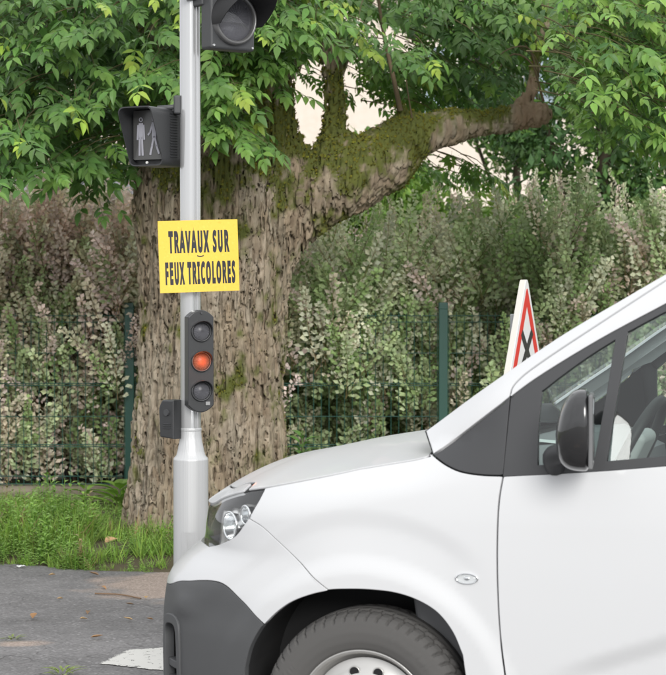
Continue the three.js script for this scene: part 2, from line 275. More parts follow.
  for (let q = 0; q < live.length; q += 3) for (let k = live[q + 2]; k < Math.min(nz - 1, live[q + 2] + BS); k++) for (let j = live[q + 1]; j < Math.min(ny - 1, live[q + 1] + BS); j++) for (let i = live[q]; i < Math.min(nx - 1, live[q] + BS); i++) {
    let m = 0; for (let c = 0; c < 8; c++) { const w = fld[((k + (c >> 2)) * ny + j + (c >> 1 & 1)) * nx + i + (c & 1)]; v[c] = w; if (w < 0) m |= 1 << c; } if (m === 0 || m === 255) continue;
    let sx = 0, sy = 0, sz = 0, n = 0; for (let a = 0; a < 8; a++) for (let bit = 1; bit < 8; bit <<= 1) if (!(a & bit)) { const b = a | bit; if ((v[a] < 0) !== (v[b] < 0)) { const t = v[a] / (v[a] - v[b]); sx += (a & 1) + (bit === 1 ? t : 0); sy += (a >> 1 & 1) + (bit === 2 ? t : 0); sz += (a >> 2) + (bit === 4 ? t : 0); n++; } }
    vid[(k * ny + j) * nx + i] = pos.length / 3; cells.push(i, j, k); pos.push(lo.x + (i + sx / n) * cs, lo.y + (j + sy / n) * cs, lo.z + (k + sz / n) * cs); }
  const id = (i, j, k) => vid[(k * ny + j) * nx + i];
  for (let q = 0; q < cells.length; q += 3) { const i = cells[q], j = cells[q + 1], k = cells[q + 2]; if (!i || !j || !k) continue; const s = at3(i, j, k) < 0;
    const quad = (a, b, c, d, f) => { if (a < 0 || b < 0 || c < 0 || d < 0) return; if (f) ix.push(a, b, c, a, c, d); else ix.push(a, c, b, a, d, c); };
    if (s !== (at3(i + 1, j, k) < 0)) quad(id(i, j - 1, k - 1), id(i, j, k - 1), id(i, j, k), id(i, j - 1, k), s);
    if (s !== (at3(i, j + 1, k) < 0)) quad(id(i - 1, j, k - 1), id(i - 1, j, k), id(i, j, k), id(i, j, k - 1), s);
    if (s !== (at3(i, j, k + 1) < 0)) quad(id(i - 1, j - 1, k), id(i, j - 1, k), id(i, j, k), id(i - 1, j, k), s); }
  const g = new THREE.BufferGeometry(); g.setAttribute('position', new THREE.Float32BufferAttribute(pos, 3)); g.setIndex(ix); g.computeVertexNormals();
  const nn = g.attributes.normal, col = [], uv = [], mossAt = [];
  for (let i = 0; i < pos.length / 3; i++) {
    const x = pos[i * 3], y = pos[i * 3 + 1], z = pos[i * 3 + 2], ny_ = nn.getY(i);
    // bark: grey brown plates with paler tan and lichen-grey patches
    const n1 = fbm(x * 5, y * 2.2, z * 5, 3), n2 = N3(x * 34, y * 9, z * 34), n3 = fbm(x * 2 + 8, y * 1.4, z * 2, 2);
    const [, , pid] = plates(x, y, z), pk = .86 + .28 * pid, warm = (pid * 7.3) % 1;
    let c = [(.295 + .09 * n1 + .12 * n2) * pk, (.226 + .02 * warm + .075 * n1 + .10 * n2) * pk, (.156 + .025 * warm + .05 * n1 + .075 * n2) * pk]; const g3 = sstep(.0, .4, n3 + .3 * n2); c = [mix(c[0], .44 * pk, g3 * .35), mix(c[1], .385 * pk, g3 * .35), mix(c[2], .32 * pk, g3 * .35)];
    const high = sstep(1.85, 2.45, y), limb = sstep(.5, .8, x), stub = sstep(1.95, 2.0, x) * (y < 2.95 ? 1 : 0);
    const m0 = fbm(x * 4.5, y * 3.2, z * 4.5, 3) + .35 * N3(x * 17, y * 12, z * 17); // moss cover
    let moss = m0 + .50 * high * sstep(-.3, .8, ny_ + .2 * high) * (limb > .5 ? 1 : .8) + .14 * high - .27 + .22 * sstep(1.3, .2, y) * sstep(-.1, .5, x) + .12 * sstep(.0, .4, x); moss -= stub * .8;
    const mk = sstep(-.14, .26, moss + .12 * N3(x * 60, y * 60, z * 60)); const mt = .5 + .5 * fbm(x * 9, y * 9, z * 9, 2);
    c = [mix(c[0], mix(.075, .14, mt), mk), mix(c[1], mix(.09, .15, mt), mk), mix(c[2], mix(.02, .03, mt), mk)]; if (stub > 0) c = [mix(c[0], .30, stub * .6), mix(c[1], .19, stub * .6), mix(c[2], .12, stub * .6)];
    col.push(...c.map(q => Math.max(.01, q))); uv.push(Math.atan2(x, z) * .45 + x * .3, y); if (moss > .2 && z > -.3 && i % 3 === 0) mossAt.push(i);
  }
  g.setAttribute('color', new THREE.Float32BufferAttribute(col, 3)); g.setAttribute('uv', new THREE.Float32BufferAttribute(uv, 2));
  const bt = dataTex(512, 512, (u, v) => { const wv = u + .03 * N3(u * 9, v * 5, 1), a = Math.abs(N3(wv * 15, v * 4, 2)), b = Math.abs(N3(wv * 34, v * 10, 7)), c = N3(u * 90, v * 34, 3), h = .25 + .9 * sstep(0, .3, a) * .5 + .35 * sstep(0, .3, b) * .8 + .12 * c; return [h, h, h]; }, false); bt.wrapS = bt.wrapT = THREE.MirroredRepeatWrapping; bt.repeat.set(1.5, 1);
  mesh('trunk', g, std(0xffffff, .93, { vertexColors: true, bumpMap: bt, bumpScale: .012 }), tree);
  // moss cushions standing on the bark
  const ms = new Soup(), R = mulberry(21); for (let i = 0; i < 14; i++) { const d = V(R() - .5, .5 + .6 * R(), R() - .5).normalize(); blade(ms, V((R() - .5) * .012, 0, (R() - .5) * .012), d, V(R(), .2, R()).normalize(), .012 + .014 * R(), .006, .2, .6, [.8 + .4 * R(), .85 + .3 * R(), .8], 1); }
  const mg = ms.geo(), list = []; for (const i of mossAt) { if (R() > .3) continue; const p = V(pos[i * 3], pos[i * 3 + 1], pos[i * 3 + 2]), n = V(nn.getX(i), nn.getY(i), nn.getZ(i)); const q = new THREE.Quaternion().setFromUnitVectors(V(0, 1, 0), n.clone().addScaledVector(V(0, -1, 0), .25).normalize()); const s = .4 + .4 * R(), k = .75 + .5 * R(); list.push({ m: new THREE.Matrix4().compose(p, q, V(s, s, s)), c: lin(.19 * k + .04 * R(), .21 * k, .035) }); }
  instances('moss', mg, phys(0xffffff, .95, { vertexColors: true }), list, tree);
  // thin shoots and dead twigs
  const wood = std(lin(.16, .115, .07), .9), limbs = [
    [[[400, 112, .1], [393, 80, .12], [384, 40, .12], [372, -40, .1]], .017], [[[412, 122, .1], [407, 95, .15], [404, 70, .15]], .006], [[[545, 100, -.1], [530, 62, 0], [512, 55, .05], [498, 70, .05]], .009], [[[538, 70, -.1], [528, 48, 0], [505, 52, .1], [488, 68, .12]], .007], [[[540, 75, -.1], [536, 60, .02], [523, 45, .1]], .006],
    [[[222, 70, .75], [220, 100, .78], [216, 125, .8], [214, 150, .8]], .008], [[[226, 60, .75], [224, 95, .8], [221, 118, .8]], .006]];
  for (const [pts, r] of limbs) mesh('branch', tube(pts.map(p => loc(tp(p[0], p[1], p[2]))), t => r * (1 - .6 * t), 7, 5), wood, tree);
}
// foliage: leafy shoots; where = photo pixel of the shoot's middle, z = metres in front of the trunk's axis
{
  const R = mulberry(4242), variants = [compoundLeaf(11, 3), compoundLeaf(12, 3), compoundLeaf(13, 2), compoundLeaf(14, 4), compoundLeaf(15, 3), compoundLeaf(16, 2)], leaves = [], twigs = [];
  function shoot(c, tone, out, n, size = 1, hang = .35) {
    const az = Math.atan2(out.z, out.x) + (R() - .5) * 1.5, dir = V(Math.cos(az), -hang * (.3 + R()), Math.sin(az)).normalize(), len = .28 + .3 * R(); const a = c.clone().addScaledVector(dir, -len * .6), b = c.clone().addScaledVector(dir, len * .4).add(V(0, -.06, 0)); twigs.push([a, a.clone().lerp(b, .5).add(V(0, .03, 0)), b]);
    for (let i = 0; i < n; i++) { const t = .25 + .75 * i / (n - 1 || 1), p = a.clone().lerp(b, t), sd = i % 2 ? 1 : -1, yaw = az + sd * (.5 + .7 * R()) * (t < .95 ? 1 : .2), d = V(Math.cos(yaw), -.25 - .75 * R() * hang * 2, Math.sin(yaw)).normalize();
      const up = V((R() - .5) * 1.1, 1, (R() - .5) * 1.1 + .35).normalize(); let k = tone + (R() < .25 ? 1 : 0) - (R() < .2 ? 1 : 0); k = clamp(k, 0, 3); if (i === n - 1 && R() < .22) k = 4; leaves.push({ p, d, up, s: size * (.54 + .52 * R()), v: (R() * 6) | 0, k }); }
  }
  const inPoly = (x, y, P) => { let c = false; for (let i = 0, j = P.length - 1; i < P.length; j = i++) { const [a, b] = P[i], [d, e] = P[j]; if ((b > y) !== (e > y) && x < (d - a) * (y - b) / (e - b) + a) c = !c; } return c; };
  const regions = [ // outline in the photograph, shoots, nearer z, farther z, tone, size
    [[[-40, -60], [188, -60], [182, 60], [150, 95], [118, 108], [122, 150], [102, 195], [84, 178], [66, 152], [40, 158], [-40, 162]], 165, 1.3, -.2, 0, 1.0],
    [[[-40, -60], [150, -60], [130, 60], [100, 120], [-40, 140]], 80, .2, -1.3, 3, 1.0],
    [[[204, -60], [330, -60], [315, 20], [290, 45], [268, 70], [250, 100], [262, 132], [240, 137], [214, 122], [206, 100]], 68, 1.4, .65, 1, .95],
    [[[290, -60], [545, -60], [540, 30], [480, 40], [440, 55], [420, 60], [395, 45], [340, 35], [300, 20]], 62, .7, -1.2, 0, .95],
    [[[398, 152], [480, 140], [478, 172], [420, 182]], 8, -.9, -2.2, 1, .75],
    [[[345, 20], [430, 20], [450, 80], [440, 110], [400, 105], [360, 115], [348, 80]], 32, -.6, -1.8, 1, .8],
    [[[280, 20], [330, 20], [322, 75], [300, 80], [285, 60]], 8, -.6, -1.4, 1, .8],
    [[[420, -60], [560, -60], [548, 60], [470, 100], [430, 90]], 44, -.3, -1.6, 3, .95],
    [[[562, -60], [720, -60], [720, 150], [668, 152], [640, 130], [612, 135], [590, 115], [575, 95], [562, 60], [555, 20]], 135, 2.1, .7, 2, .85],
    [[[570, -60], [720, -60], [720, 140], [600, 130], [565, 70]], 55, .7, -.5, 1, .9],
  ];
  for (const [poly, n, z1, z0, tone, size] of regions) { const xs = poly.map(p => p[0]), ys = poly.map(p => p[1]); let k = 0, guard = 0; while (k < n * 1.3 && guard++ < 9000) { const x = mix(Math.min(...xs), Math.max(...xs), R()), y = mix(Math.min(...ys), Math.max(...ys), R()); if (!inPoly(x, y, poly)) continue; k++; const z = mix(z0, z1, R()); const c = loc(pix(x, y, TD - z)); shoot(c, tone, V(c.x * .5 + (R() - .5), 0, .6 + .6 * z), 5 + (R() * 3 | 0), size); } }
  // the rest of the crown, above and to the sides of the picture
  for (let i = 0; i < 230; i++) { const a = R() * Math.PI * 2, r = Math.sqrt(R()) * 3.4, y = 3.55 + R() * 3.2; if (y > 6.0 - r * .3 || Math.sin(a) * r > 1.2) continue; const c = V(Math.cos(a) * r + .6, y, Math.sin(a) * r * .85); shoot(c, 1, V(Math.cos(a), 0, Math.sin(a)), 6, 1.15); }
  // the 300 leaves that show largest are parts of their own
  const size = l => { const w = l.p.clone().add(treeBase), [x, y] = project(w); const off = x < 0 || x > PW || y < 0 || y > 215; return (off ? 0 : 1) * l.s / -w.z * (l.p.z > .4 ? 1.4 : 1); };
  leaves.forEach(l => { l.q = size(l); }); leaves.sort((a, b) => b.q - a.q);
  leaves.slice(0, 300).forEach(l => { const m = mesh('leaf', variants[l.v], leafMats[l.k], tree); m.applyMatrix4(orient(l.p, l.d, l.up, l.s)); });
  const rest = leaves.slice(300); variants.forEach((g, v) => instances('foliage', g, leafMat, rest.filter(l => l.v === v).map(l => { const c = leafTone[l.k].clone().multiplyScalar(.85 + .3 * R()); return { m: orient(l.p, l.d, l.up, l.s), c }; }), tree));
  const tw = stuff(mesh('twigs', twigs.map(t => tube(t, k => .0045 * (1 - .6 * k), 4, 2)), std(lin(.13, .11, .05), .9), tree)); tw.userData.base = 'twigs';
  console.log('leaves', leaves.length);
}
// ---------- hedges ----------
function hedgeShoot(seed, n, len, leafL, leafW) { // an upright shoot of small paired leaves along +y
  const R = mulberry(seed), s = new Soup(), bend = V((R() - .5) * .3, 0, (R() - .5) * .3), pt = t => V(bend.x * t * t * len, len * t, bend.z * t * t * len);
  for (let i = 0; i < 3; i++) stalk(s, pt(i / 3), pt((i + 1) / 3), .003 * (1.2 - i * .3), [.45, .32, .22]);
  for (let i = 0; i < n; i++) { const t = .05 + .95 * i / n, a = i * 2.4 + R(), d = V(Math.cos(a), .35 + .7 * R(), Math.sin(a)).normalize(), k = .75 + .5 * R(), off = pt(t).addScaledVector(V(Math.cos(a), 0, Math.sin(a)), (.085 * (1.05 - t)) * R()); blade(s, off, d, V((R() - .5) * 1.3, .25 + .5 * R(), .35 + .75 * R()).normalize(), leafL * (.7 + .6 * R()) * (1.1 - .35 * t), leafW * (.8 + .4 * R()), .25, .2, [k * (.95 + .1 * R()), k, k * (.95 + .1 * R())], 1); }
  return s.geo();
}
const hedgeVar = [1, 2, 3, 4, 5].map(i => hedgeShoot(500 + i, 58, .30 + .05 * i, .041, .030));
const hedgeMat = phys(0xffffff, .8, { vertexColors: true, transmission: .2, thickness: 0, clearcoat: .2, clearcoatRoughness: .5 });
function hedge(name, label, x0, x1, top, tint, n, seed, thin, front) {
  const R = mulberry(seed), h = thing(name, label, 'hedge', V((x0 + x1) / 2, 0, -15.7)), cx = (x0 + x1) / 2, list = hedgeVar.map(() => []);
  for (let i = 0; i < n; i++) {
    const x = mix(x0, x1, R()), zf = R(), z = mix(front(x), -1.1, zf ** 1.25), T = top(x) * (1 - .10 * zf), y = .12 + (T - .35) * (R() ** .78); const clump = fbm(x * 1.7, y * 1.9, z * 1.5 + seed, 3); if (zf < .5 && clump < thin(x, y) - 0.12) continue;
    const lean = V((R() - .5) * 1.5, 1, .15 + .65 * (1 - zf) * (R() - .1) ), s = .75 + .5 * R(), q = new THREE.Quaternion().setFromUnitVectors(V(0, 1, 0), lean.normalize()).multiply(new THREE.Quaternion().setFromAxisAngle(V(0, 1, 0), (R() - .5) * 1.7)); const k = (R() * 5) | 0;
    list[k].push({ m: new THREE.Matrix4().compose(V(x - cx, y, z + .12 * clump), q, V(s, s, s)), c: tint(x, y, z, R) });
  }
  for (let i = 0; i < (x1 - x0) * 26; i++) { const x = mix(x0, x1, R()), z = mix(.5, -.5, R()), T = top(x) + (.05 + .2 * R()) * (.6 + .8 * Math.max(0, N3(x * 3, seed, 1) + .2)), H = .32, q = new THREE.Quaternion().setFromUnitVectors(V(0, 1, 0), V((R() - .5) * .45, 1, (R() - .5) * .4).normalize()).multiply(new THREE.Quaternion().setFromAxisAngle(V(0, 1, 0), R() * 6.28)), s = .8 + .35 * R(); list[(R() * 5) | 0].push({ m: new THREE.Matrix4().compose(V(x - cx, T - H, z), q, V(s * .6, s * 1.1, s * .6)), c: tint(x, T + .4, z, R) }); } // upright tips
  hedgeVar.forEach((g, k) => instances('foliage', g, hedgeMat, list[k], h));
  const st = []; for (let i = 0; i < (x1 - x0) * 9; i++) { const x = mix(x0, x1, R()) - cx, z = mix(.5, -.7, R()), a = (R() - .5) * .5, H = top(x + cx) * (.6 + .35 * R()); st.push(tube([V(x, 0, z), V(x + a * .3, H * .4, z + (R() - .5) * .2), V(x + a, H, z + (R() - .5) * .3)], t => .011 * (1 - .75 * t), 5, 3)); }
  stuff(mesh('stems', st, std(lin(.14, .10, .07), .9), h)).userData.base = 'stems';
  return h;
}
const hx15 = px => (px - PW / 2) / F * 15.2;
const pale = [lin(.84, .69, .60), lin(.76, .68, .52), lin(.86, .70, .64), lin(.60, .58, .40)], olive = [lin(.42, .52, .26), lin(.54, .62, .36), lin(.28, .40, .15), lin(.70, .71, .52)];
hedge('variegated_hedge', 'dusty pink and beige small leaved hedge behind the fence beside the trunk', -5.2, hx15(215), x => 2.2 + .16 * N3(x * 2.3, 3, 0) + .12 * N3(x * 7, 5, 0), (x, y, z, R) => { const t = sstep(.9, 1.9, y + .7 * N3(x * 1.5, y * 1.2, z)); const p = R() < mix(.45, .9, t) ? pale : olive; return p[(R() * 4) | 0].clone().multiplyScalar(.75 + .5 * R()); }, 7600, 61, (x, y) => mix(.19, -.25, sstep(1.1, 1.7, y)), x => .84 + .3 * sstep(.05, .2, N3(x * 2.4, 5.5, 0)) + .3 * Math.exp(-(((x - hx15(128)) / .1) ** 2)));
hedge('olive_hedge', 'olive green small leaved hedge with tall tips behind the white van', hx15(250), 5.4, x => 1.96 + .08 * N3(x * 2.1, 7, 0) + .08 * N3(x * 6, 9, 0) + .15 * sstep(.7, 1.7, x), (x, y, z, R) => { const t = sstep(1.5, 2.3, y + .5 * N3(x * 1.5, y, z)); const p = R() < mix(.13, .5, t) + .15 * sstep(.2, -.3, x) ? pale : olive; return p[(R() * 4) | 0].clone().multiplyScalar(.75 + .5 * R()); }, 8200, 62, (x, y) => mix(.14, -.25, sstep(1.4, 2.0, y)), x => 1.22 - .25 * sstep(.0, .2, N3(x * 2.1, 2.5, 0)));
// ---------- traffic light pole and what hangs on it ----------
const PD = 8.3, ps = PD / F, poleX = (190.6 - PW / 2) * ps, px2y = (y, d = PD) => pix(190, y, d).y;
const castGrey = std(lin(.055, .057, .06), .5), blackCast = phys(lin(.03, .031, .033), .45, { clearcoat: .25, clearcoatRoughness: .35 });
{
  const brushed = dataTex(256, 64, (u, v, i, j) => { const n = mulberry(i * 77)() * .7 + .3 * N3(i * .9, j * .1, 2); const k = .5 + .35 * (n - .5); return [k, k, k]; }, false); brushed.repeat.set(1, 1);
  const pole = thing('traffic_light_pole', 'pale grey metal traffic light pole with wider base sleeve in front of trunk', 'pole', V(poleX, 0, -PD));
  const y0 = px2y(458), y1 = px2y(443), metal = phys(lin(.55, .555, .56), .34, { metalness: .5, roughnessMap: brushed }), sleeve = phys(lin(.56, .565, .57), .42, { metalness: .3, bumpMap: brushed, bumpScale: .0025 });
  const R0 = .0702, R1 = .0415;
  // shaft of extruded aluminium with a shallow slot down its side
  const prof = []; for (let i = 0; i <= 96; i++) { const f = i / 96 * Math.PI * 2; let r = R1; const d = Math.abs(((f - .62 + Math.PI * 3) % (Math.PI * 2)) - Math.PI); if (d < .16) r -= .008 * (1 - sstep(.10, .16, d)); prof.push([Math.sin(f) * r, Math.cos(f) * r]); }
  const ring = (yA, yB) => { const p = [], n = [], u = [], ix = []; for (const y of [yA, yB]) prof.forEach((q, i) => { p.push(q[0], y, q[1]); u.push(i / 96, y); }); for (let i = 0; i < 96; i++) ix.push(i, i + 1, i + 98, i, i + 98, i + 97); const g = new THREE.BufferGeometry(); g.setAttribute('position', new THREE.Float32BufferAttribute(p, 3)); g.setAttribute('uv', new THREE.Float32BufferAttribute(u, 2)); g.setIndex(ix); g.computeVertexNormals(); return g; };
  mesh('shaft', ring(y1 - .03, 4.2), metal, pole);
  mesh('base_sleeve', lathe([[R0, 0], [R0, y0 - .008], [R0 - .0015, y0], [R0 - .012, y0 + .012], [R1 + .012, y1 - .03], [R1 + .004, y1 + .01], [R1 + .0015, y1 + .03], [R1 + .0005, y1 + .05]], 72), sleeve, pole);
  mesh('collar', lathe([[R1, y1 + .048], [R1 + .002, y1 + .05], [R1 + .002, y1 + .06], [R1, y1 + .062]], 60), sleeve, pole);
  mesh('foot', at(cyl(.11, .105, .03, 48), 0, .015, 0), castGrey, pole);
  mesh('service_door', (() => { const g = new THREE.CylinderGeometry(R0 + .0015, R0 + .0015, .32, 24, 1, true, -.5, 1.0); g.translate(0, .45, 0); return g; })(), sleeve, pole);
}
const lensTex = dataTex(128, 128, (u, v) => { const x = (u * 24 % 1) - .5, y = (v * 24 % 1) - .5; const h = 1 - 1.6 * (x * x + y * y); return [h, h, h]; }, false);
const darkLens = phys(lin(.10, .10, .115), .22, { bumpMap: lensTex, bumpScale: .002, clearcoat: 1, clearcoatRoughness: .06 });
{ // main signal head, turned away to the right; only its lowest lamp is in the picture
  const s = thing('traffic_signal', 'large dark grey traffic signal head with unlit round lamp and black visor', 'traffic light', V((233.5 - PW / 2) * (8.24 / F), px2y(50, 8.24), -8.24), 37 * Math.PI / 180);
  const W = .212, Hh = .235;
  for (let k = 0; k < 3; k++) {
    const cy = Hh / 2 + k * (Hh + .004), mod = mesh('housing', [at(box(W, Hh, .075, .012, 3), 0, cy, -.0375)], castGrey, s);
    const ringG = lathe([[.086, -.004], [.086, .018], [.090, .026], [.0975, .026], [.1015, .018], [.102, 0]], 72); ringG.rotateX(Math.PI / 2); ringG.translate(0, cy + .004, 0); mesh('lamp_ring', ringG, std(lin(.2, .2, .2), .35, { metalness: .5 }), mod);
    const dome = new THREE.SphereGeometry(.2, 40, 12, 0, Math.PI * 2, 0, .45); dome.rotateX(Math.PI / 2); dome.translate(0, cy + .004, -.172); mesh('lens', dome, darkLens, mod);
    // visor: half tunnel, longer at the top
    const n = 48, p = [], ix = []; for (let i = 0; i <= n; i++) { const f = -.28 + (Math.PI + .56) * i / n, up = Math.sin(f), z1 = .05 + .19 * clamp(.25 + .75 * up); for (const [r, z] of [[.103, .0], [.105, z1], [.102, z1], [.1, .004]]) p.push(Math.cos(f) * r, cy + .004 + Math.sin(f) * r, z); if (i) for (let q = 0; q < 3; q++) { const a = (i - 1) * 4 + q, b = i * 4 + q; ix.push(a, b, b + 1, a, b + 1, a + 1); } } const g = new THREE.BufferGeometry(); g.setAttribute('position', new THREE.Float32BufferAttribute(p, 3)); g.setIndex(ix); g.computeVertexNormals(); mesh('visor', g, std(lin(.012, .012, .013), .6), mod);
    for (const sx of [-1, 1]) for (const sy of [-1, 1]) mesh('screw', at(cyl(.0055, .0045, .004, 12), sx * .092, cy + sy * .104, .002, Math.PI / 2), std(lin(.6, .6, .6), .3, { metalness: .8 }), mod);
  }
  mesh('bracket', [at(box(.03, .05, .10, .006), -.10, .20, -.10), at(box(.10, .03, .03, .006), -.13, .215, -.10), at(box(.03, .05, .10, .006), -.10, .62, -.10), at(box(.10, .03, .03, .006), -.13, .62, -.10)], castGrey, s);
}
{ // pedestrian signal, turned to the left
  const s = thing('pedestrian_signal', 'small dark pedestrian signal box with standing and walking figures on pole arm', 'traffic light', V((147.5 - PW / 2) * (8.28 / F), px2y(166, 8.28), -8.28), -31 * Math.PI / 180);
  const W = .166, H = .232, r = .03, N = 64, loop = []; // rounded outline
  const sh = (w, h, rr) => { const q = new THREE.Shape(); q.moveTo(-w / 2 + rr, 0); q.lineTo(w / 2 - rr, 0); q.quadraticCurveTo(w / 2, 0, w / 2, rr); q.lineTo(w / 2, h - rr); q.quadraticCurveTo(w / 2, h, w / 2 - rr, h); q.lineTo(-w / 2 + rr, h); q.quadraticCurveTo(-w / 2, h, -w / 2, h - rr); q.lineTo(-w / 2, rr); q.quadraticCurveTo(-w / 2, 0, -w / 2 + rr, 0); return q; };
  const ol = sh(W, H, r).getPoints(8);
  const body = new THREE.ExtrudeGeometry(sh(W - .006, H - .006, r), { depth: .10, bevelEnabled: true, bevelSize: .003, bevelThickness: .006, bevelSegments: 2 }); body.translate(0, .003, -.14);
  mesh('case', body, blackCast, s);
  for (let i = 0; i < 17; i++) { const g = new THREE.ExtrudeGeometry(sh(W + .006, .004, .001), { depth: .05, bevelEnabled: false }); g.translate(0, .035 + i * .0108, -.09); mesh('rib', g, blackCast, s); }
  // hood: a wall round the face, deeper at the top than at the bottom
  { const p = [], ix = []; ol.forEach((q, i) => { const t = sstep(.0, 1, q.y / H), z = .008 + .075 * t; const k = .955, ix2 = q.x * k, iy = (q.y - H / 2) * k + H / 2; for (const [x, y, zz] of [[q.x, q.y, -.04], [q.x, q.y, z], [ix2, iy, z], [ix2, iy, -.035]]) p.push(x, y, zz); const n = ol.length, a = i * 4, b = ((i + 1) % n) * 4; for (let m = 0; m < 3; m++) ix.push(a + m, b + m, b + m + 1, a + m, b + m + 1, a + m + 1); }); const g = new THREE.BufferGeometry(); g.setAttribute('position', new THREE.Float32BufferAttribute(p, 3)); g.setIndex(ix); g.computeVertexNormals(); mesh('hood', g.toNonIndexed(), blackCast, s).geometry.computeVertexNormals(); }
  mesh('face', new THREE.ExtrudeGeometry(sh(W - .02, H - .035, .008), { depth: .004, bevelEnabled: false }).translate(0, .026, -.012), phys(lin(.06, .06, .058), .3, { clearcoat: .4, clearcoatRoughness: .15 }), s);
  const fig = (pts, w) => { const out = []; for (let i = 0; i + 1 < pts.length; i++) { const a = pts[i], b = pts[i + 1], d = Math.hypot(b[0] - a[0], b[1] - a[1]); const g = box(w, d + w * .7, .003, .0012); g.rotateZ(-Math.atan2(b[0] - a[0], b[1] - a[1])); g.translate((a[0] + b[0]) / 2 * .92, (a[1] + b[1]) / 2, -.0065); out.push(g); } return out; };
  const figMat = std(lin(.33, .33, .37), .4), head = (x, y) => [at(new THREE.TorusGeometry(.0075, .0022, 6, 20), x * .92, y, -.0065)];
  mesh('standing_figure', [...head(-.038, .186), ...fig([[-.038, .165], [-.038, .115]], .021), ...fig([[-.053, .163], [-.056, .108]], .008), ...fig([[-.023, .163], [-.02, .108]], .008), ...fig([[-.044, .115], [-.045, .045]], .0095), ...fig([[-.032, .115], [-.029, .045]], .0095)], figMat, s);
  mesh('walking_figure', [...head(.030, .188), ...fig([[.031, .167], [.033, .118]], .02), ...fig([[.022, .165], [.012, .135], [.002, .125]], .008), ...fig([[.043, .163], [.052, .138], [.054, .112]], .008), ...fig([[.031, .117], [.022, .08], [.013, .047]], .0095), ...fig([[.036, .117], [.046, .08], [.058, .05]], .0095)], figMat, s);
  mesh('screw', at(cyl(.006, .005, .004, 12), -.004, .014, -.004, Math.PI / 2), std(lin(.7, .7, .68), .35), s);
  const inv = p => s.worldToLocal(p); s.updateMatrixWorld(true);
  const a = inv(V(poleX - .04, px2y(106.5), -PD)), b = inv(V((158 - PW / 2) * ps, px2y(108.5), -PD + .005));
  mesh('arm', tube([a, a.clone().lerp(b, .5), b], .0105, 12), castGrey, s);
  const br = box(.03, .075, .05, .008); br.rotateY(31 * Math.PI / 180); const c = inv(V(poleX - .05, px2y(105), -PD)); br.translate(c.x, c.y, c.z); mesh('bracket', br, castGrey, s);
}
{ // repeater with three small lamps, the middle one lit amber
  const s = thing('repeater_signal', 'slim three lamp repeater signal with glowing orange middle lamp on pole', 'traffic light', V((201 - PW / 2) * (8.22 / F), px2y(412.5, 8.22), -8.22), 20 * Math.PI / 180);
  const W = .098, H = .408, q = new THREE.Shape(); q.moveTo(-W / 2, .03); q.quadraticCurveTo(0, -.022, W / 2, .03); q.lineTo(W / 2, H - .03); q.quadraticCurveTo(0, H + .022, -W / 2, H - .03); q.lineTo(-W / 2, .03);
  const g = new THREE.ExtrudeGeometry(q, { depth: .045, bevelEnabled: true, bevelSize: .004, bevelThickness: .006, bevelSegments: 3, curveSegments: 20 }); g.translate(0, 0, -.05); mesh('housing', g, blackCast, s);
  [331.5, 361.5, 391].forEach((py, i) => {
    const cy = px2y(py, 8.22) - s.position.y;
    const ring = lathe([[.034, -.002], [.034, .008], [.040, .010], [.042, .004], [.042, -.004]], 48); ring.rotateX(Math.PI / 2); ring.translate(0, cy, .002); mesh('lamp_ring', ring, blackCast, s);
    const d = new THREE.SphereGeometry(.046, 32, 12, 0, Math.PI * 2, 0, .83); d.rotateX(Math.PI / 2); d.translate(0, cy, -.027);
    const lens = mesh('lens', d, i === 1 ? phys(lin(.32, .13, .075), .4, { emissive: lin(1, .17, .09), emissiveIntensity: .012, bumpMap: lensTex, bumpScale: .006, clearcoat: .4, clearcoatRoughness: .35 }) : phys(lin(.17, .17, .19), .4, { bumpMap: lensTex, bumpScale: .006, clearcoat: .5, clearcoatRoughness: .3 }), s);
    if (i === 1) { lens.userData.label = 'glowing orange red lens'; const L = new THREE.PointLight(lin(1, .2, .05), .01); L.position.set(0, cy, .035); L.castShadow = true; s.add(L); L.name = 'lamp_light'; }
    const n = 30, p = [], ix = []; for (let k = 0; k <= n; k++) { const f = -.1 + (Math.PI + .2) * k / n + -.35, z1 = .006 + .036 * clamp(Math.sin(f + .2) * 1.0); for (const [r, z] of [[.0425, 0], [.0435, z1], [.041, z1], [.0405, .004]]) p.push(Math.cos(f) * r, cy + Math.sin(f) * r, z); if (k) for (let m = 0; m < 3; m++) { const a = (k - 1) * 4 + m, b = k * 4 + m; ix.push(a, b, b + 1, a, b + 1, a + 1); } } const v = new THREE.BufferGeometry(); v.setAttribute('position', new THREE.Float32BufferAttribute(p, 3)); v.setIndex(ix); v.computeVertexNormals(); mesh('visor', v, blackCast, s);
  });
  mesh('maker_plate', at(box(.018, .014, .002, .0005), .026, .036, .0065), std(lin(.3, .3, .3), .5), s);
  mesh('top_bolt', at(cyl(.004, .004, .004, 10), 0, H - .012, .008, Math.PI / 2), castGrey, s);
  mesh('clamp', at(box(.05, .05, .04, .006), -.02, H * .5, -.06), castGrey, s);
}
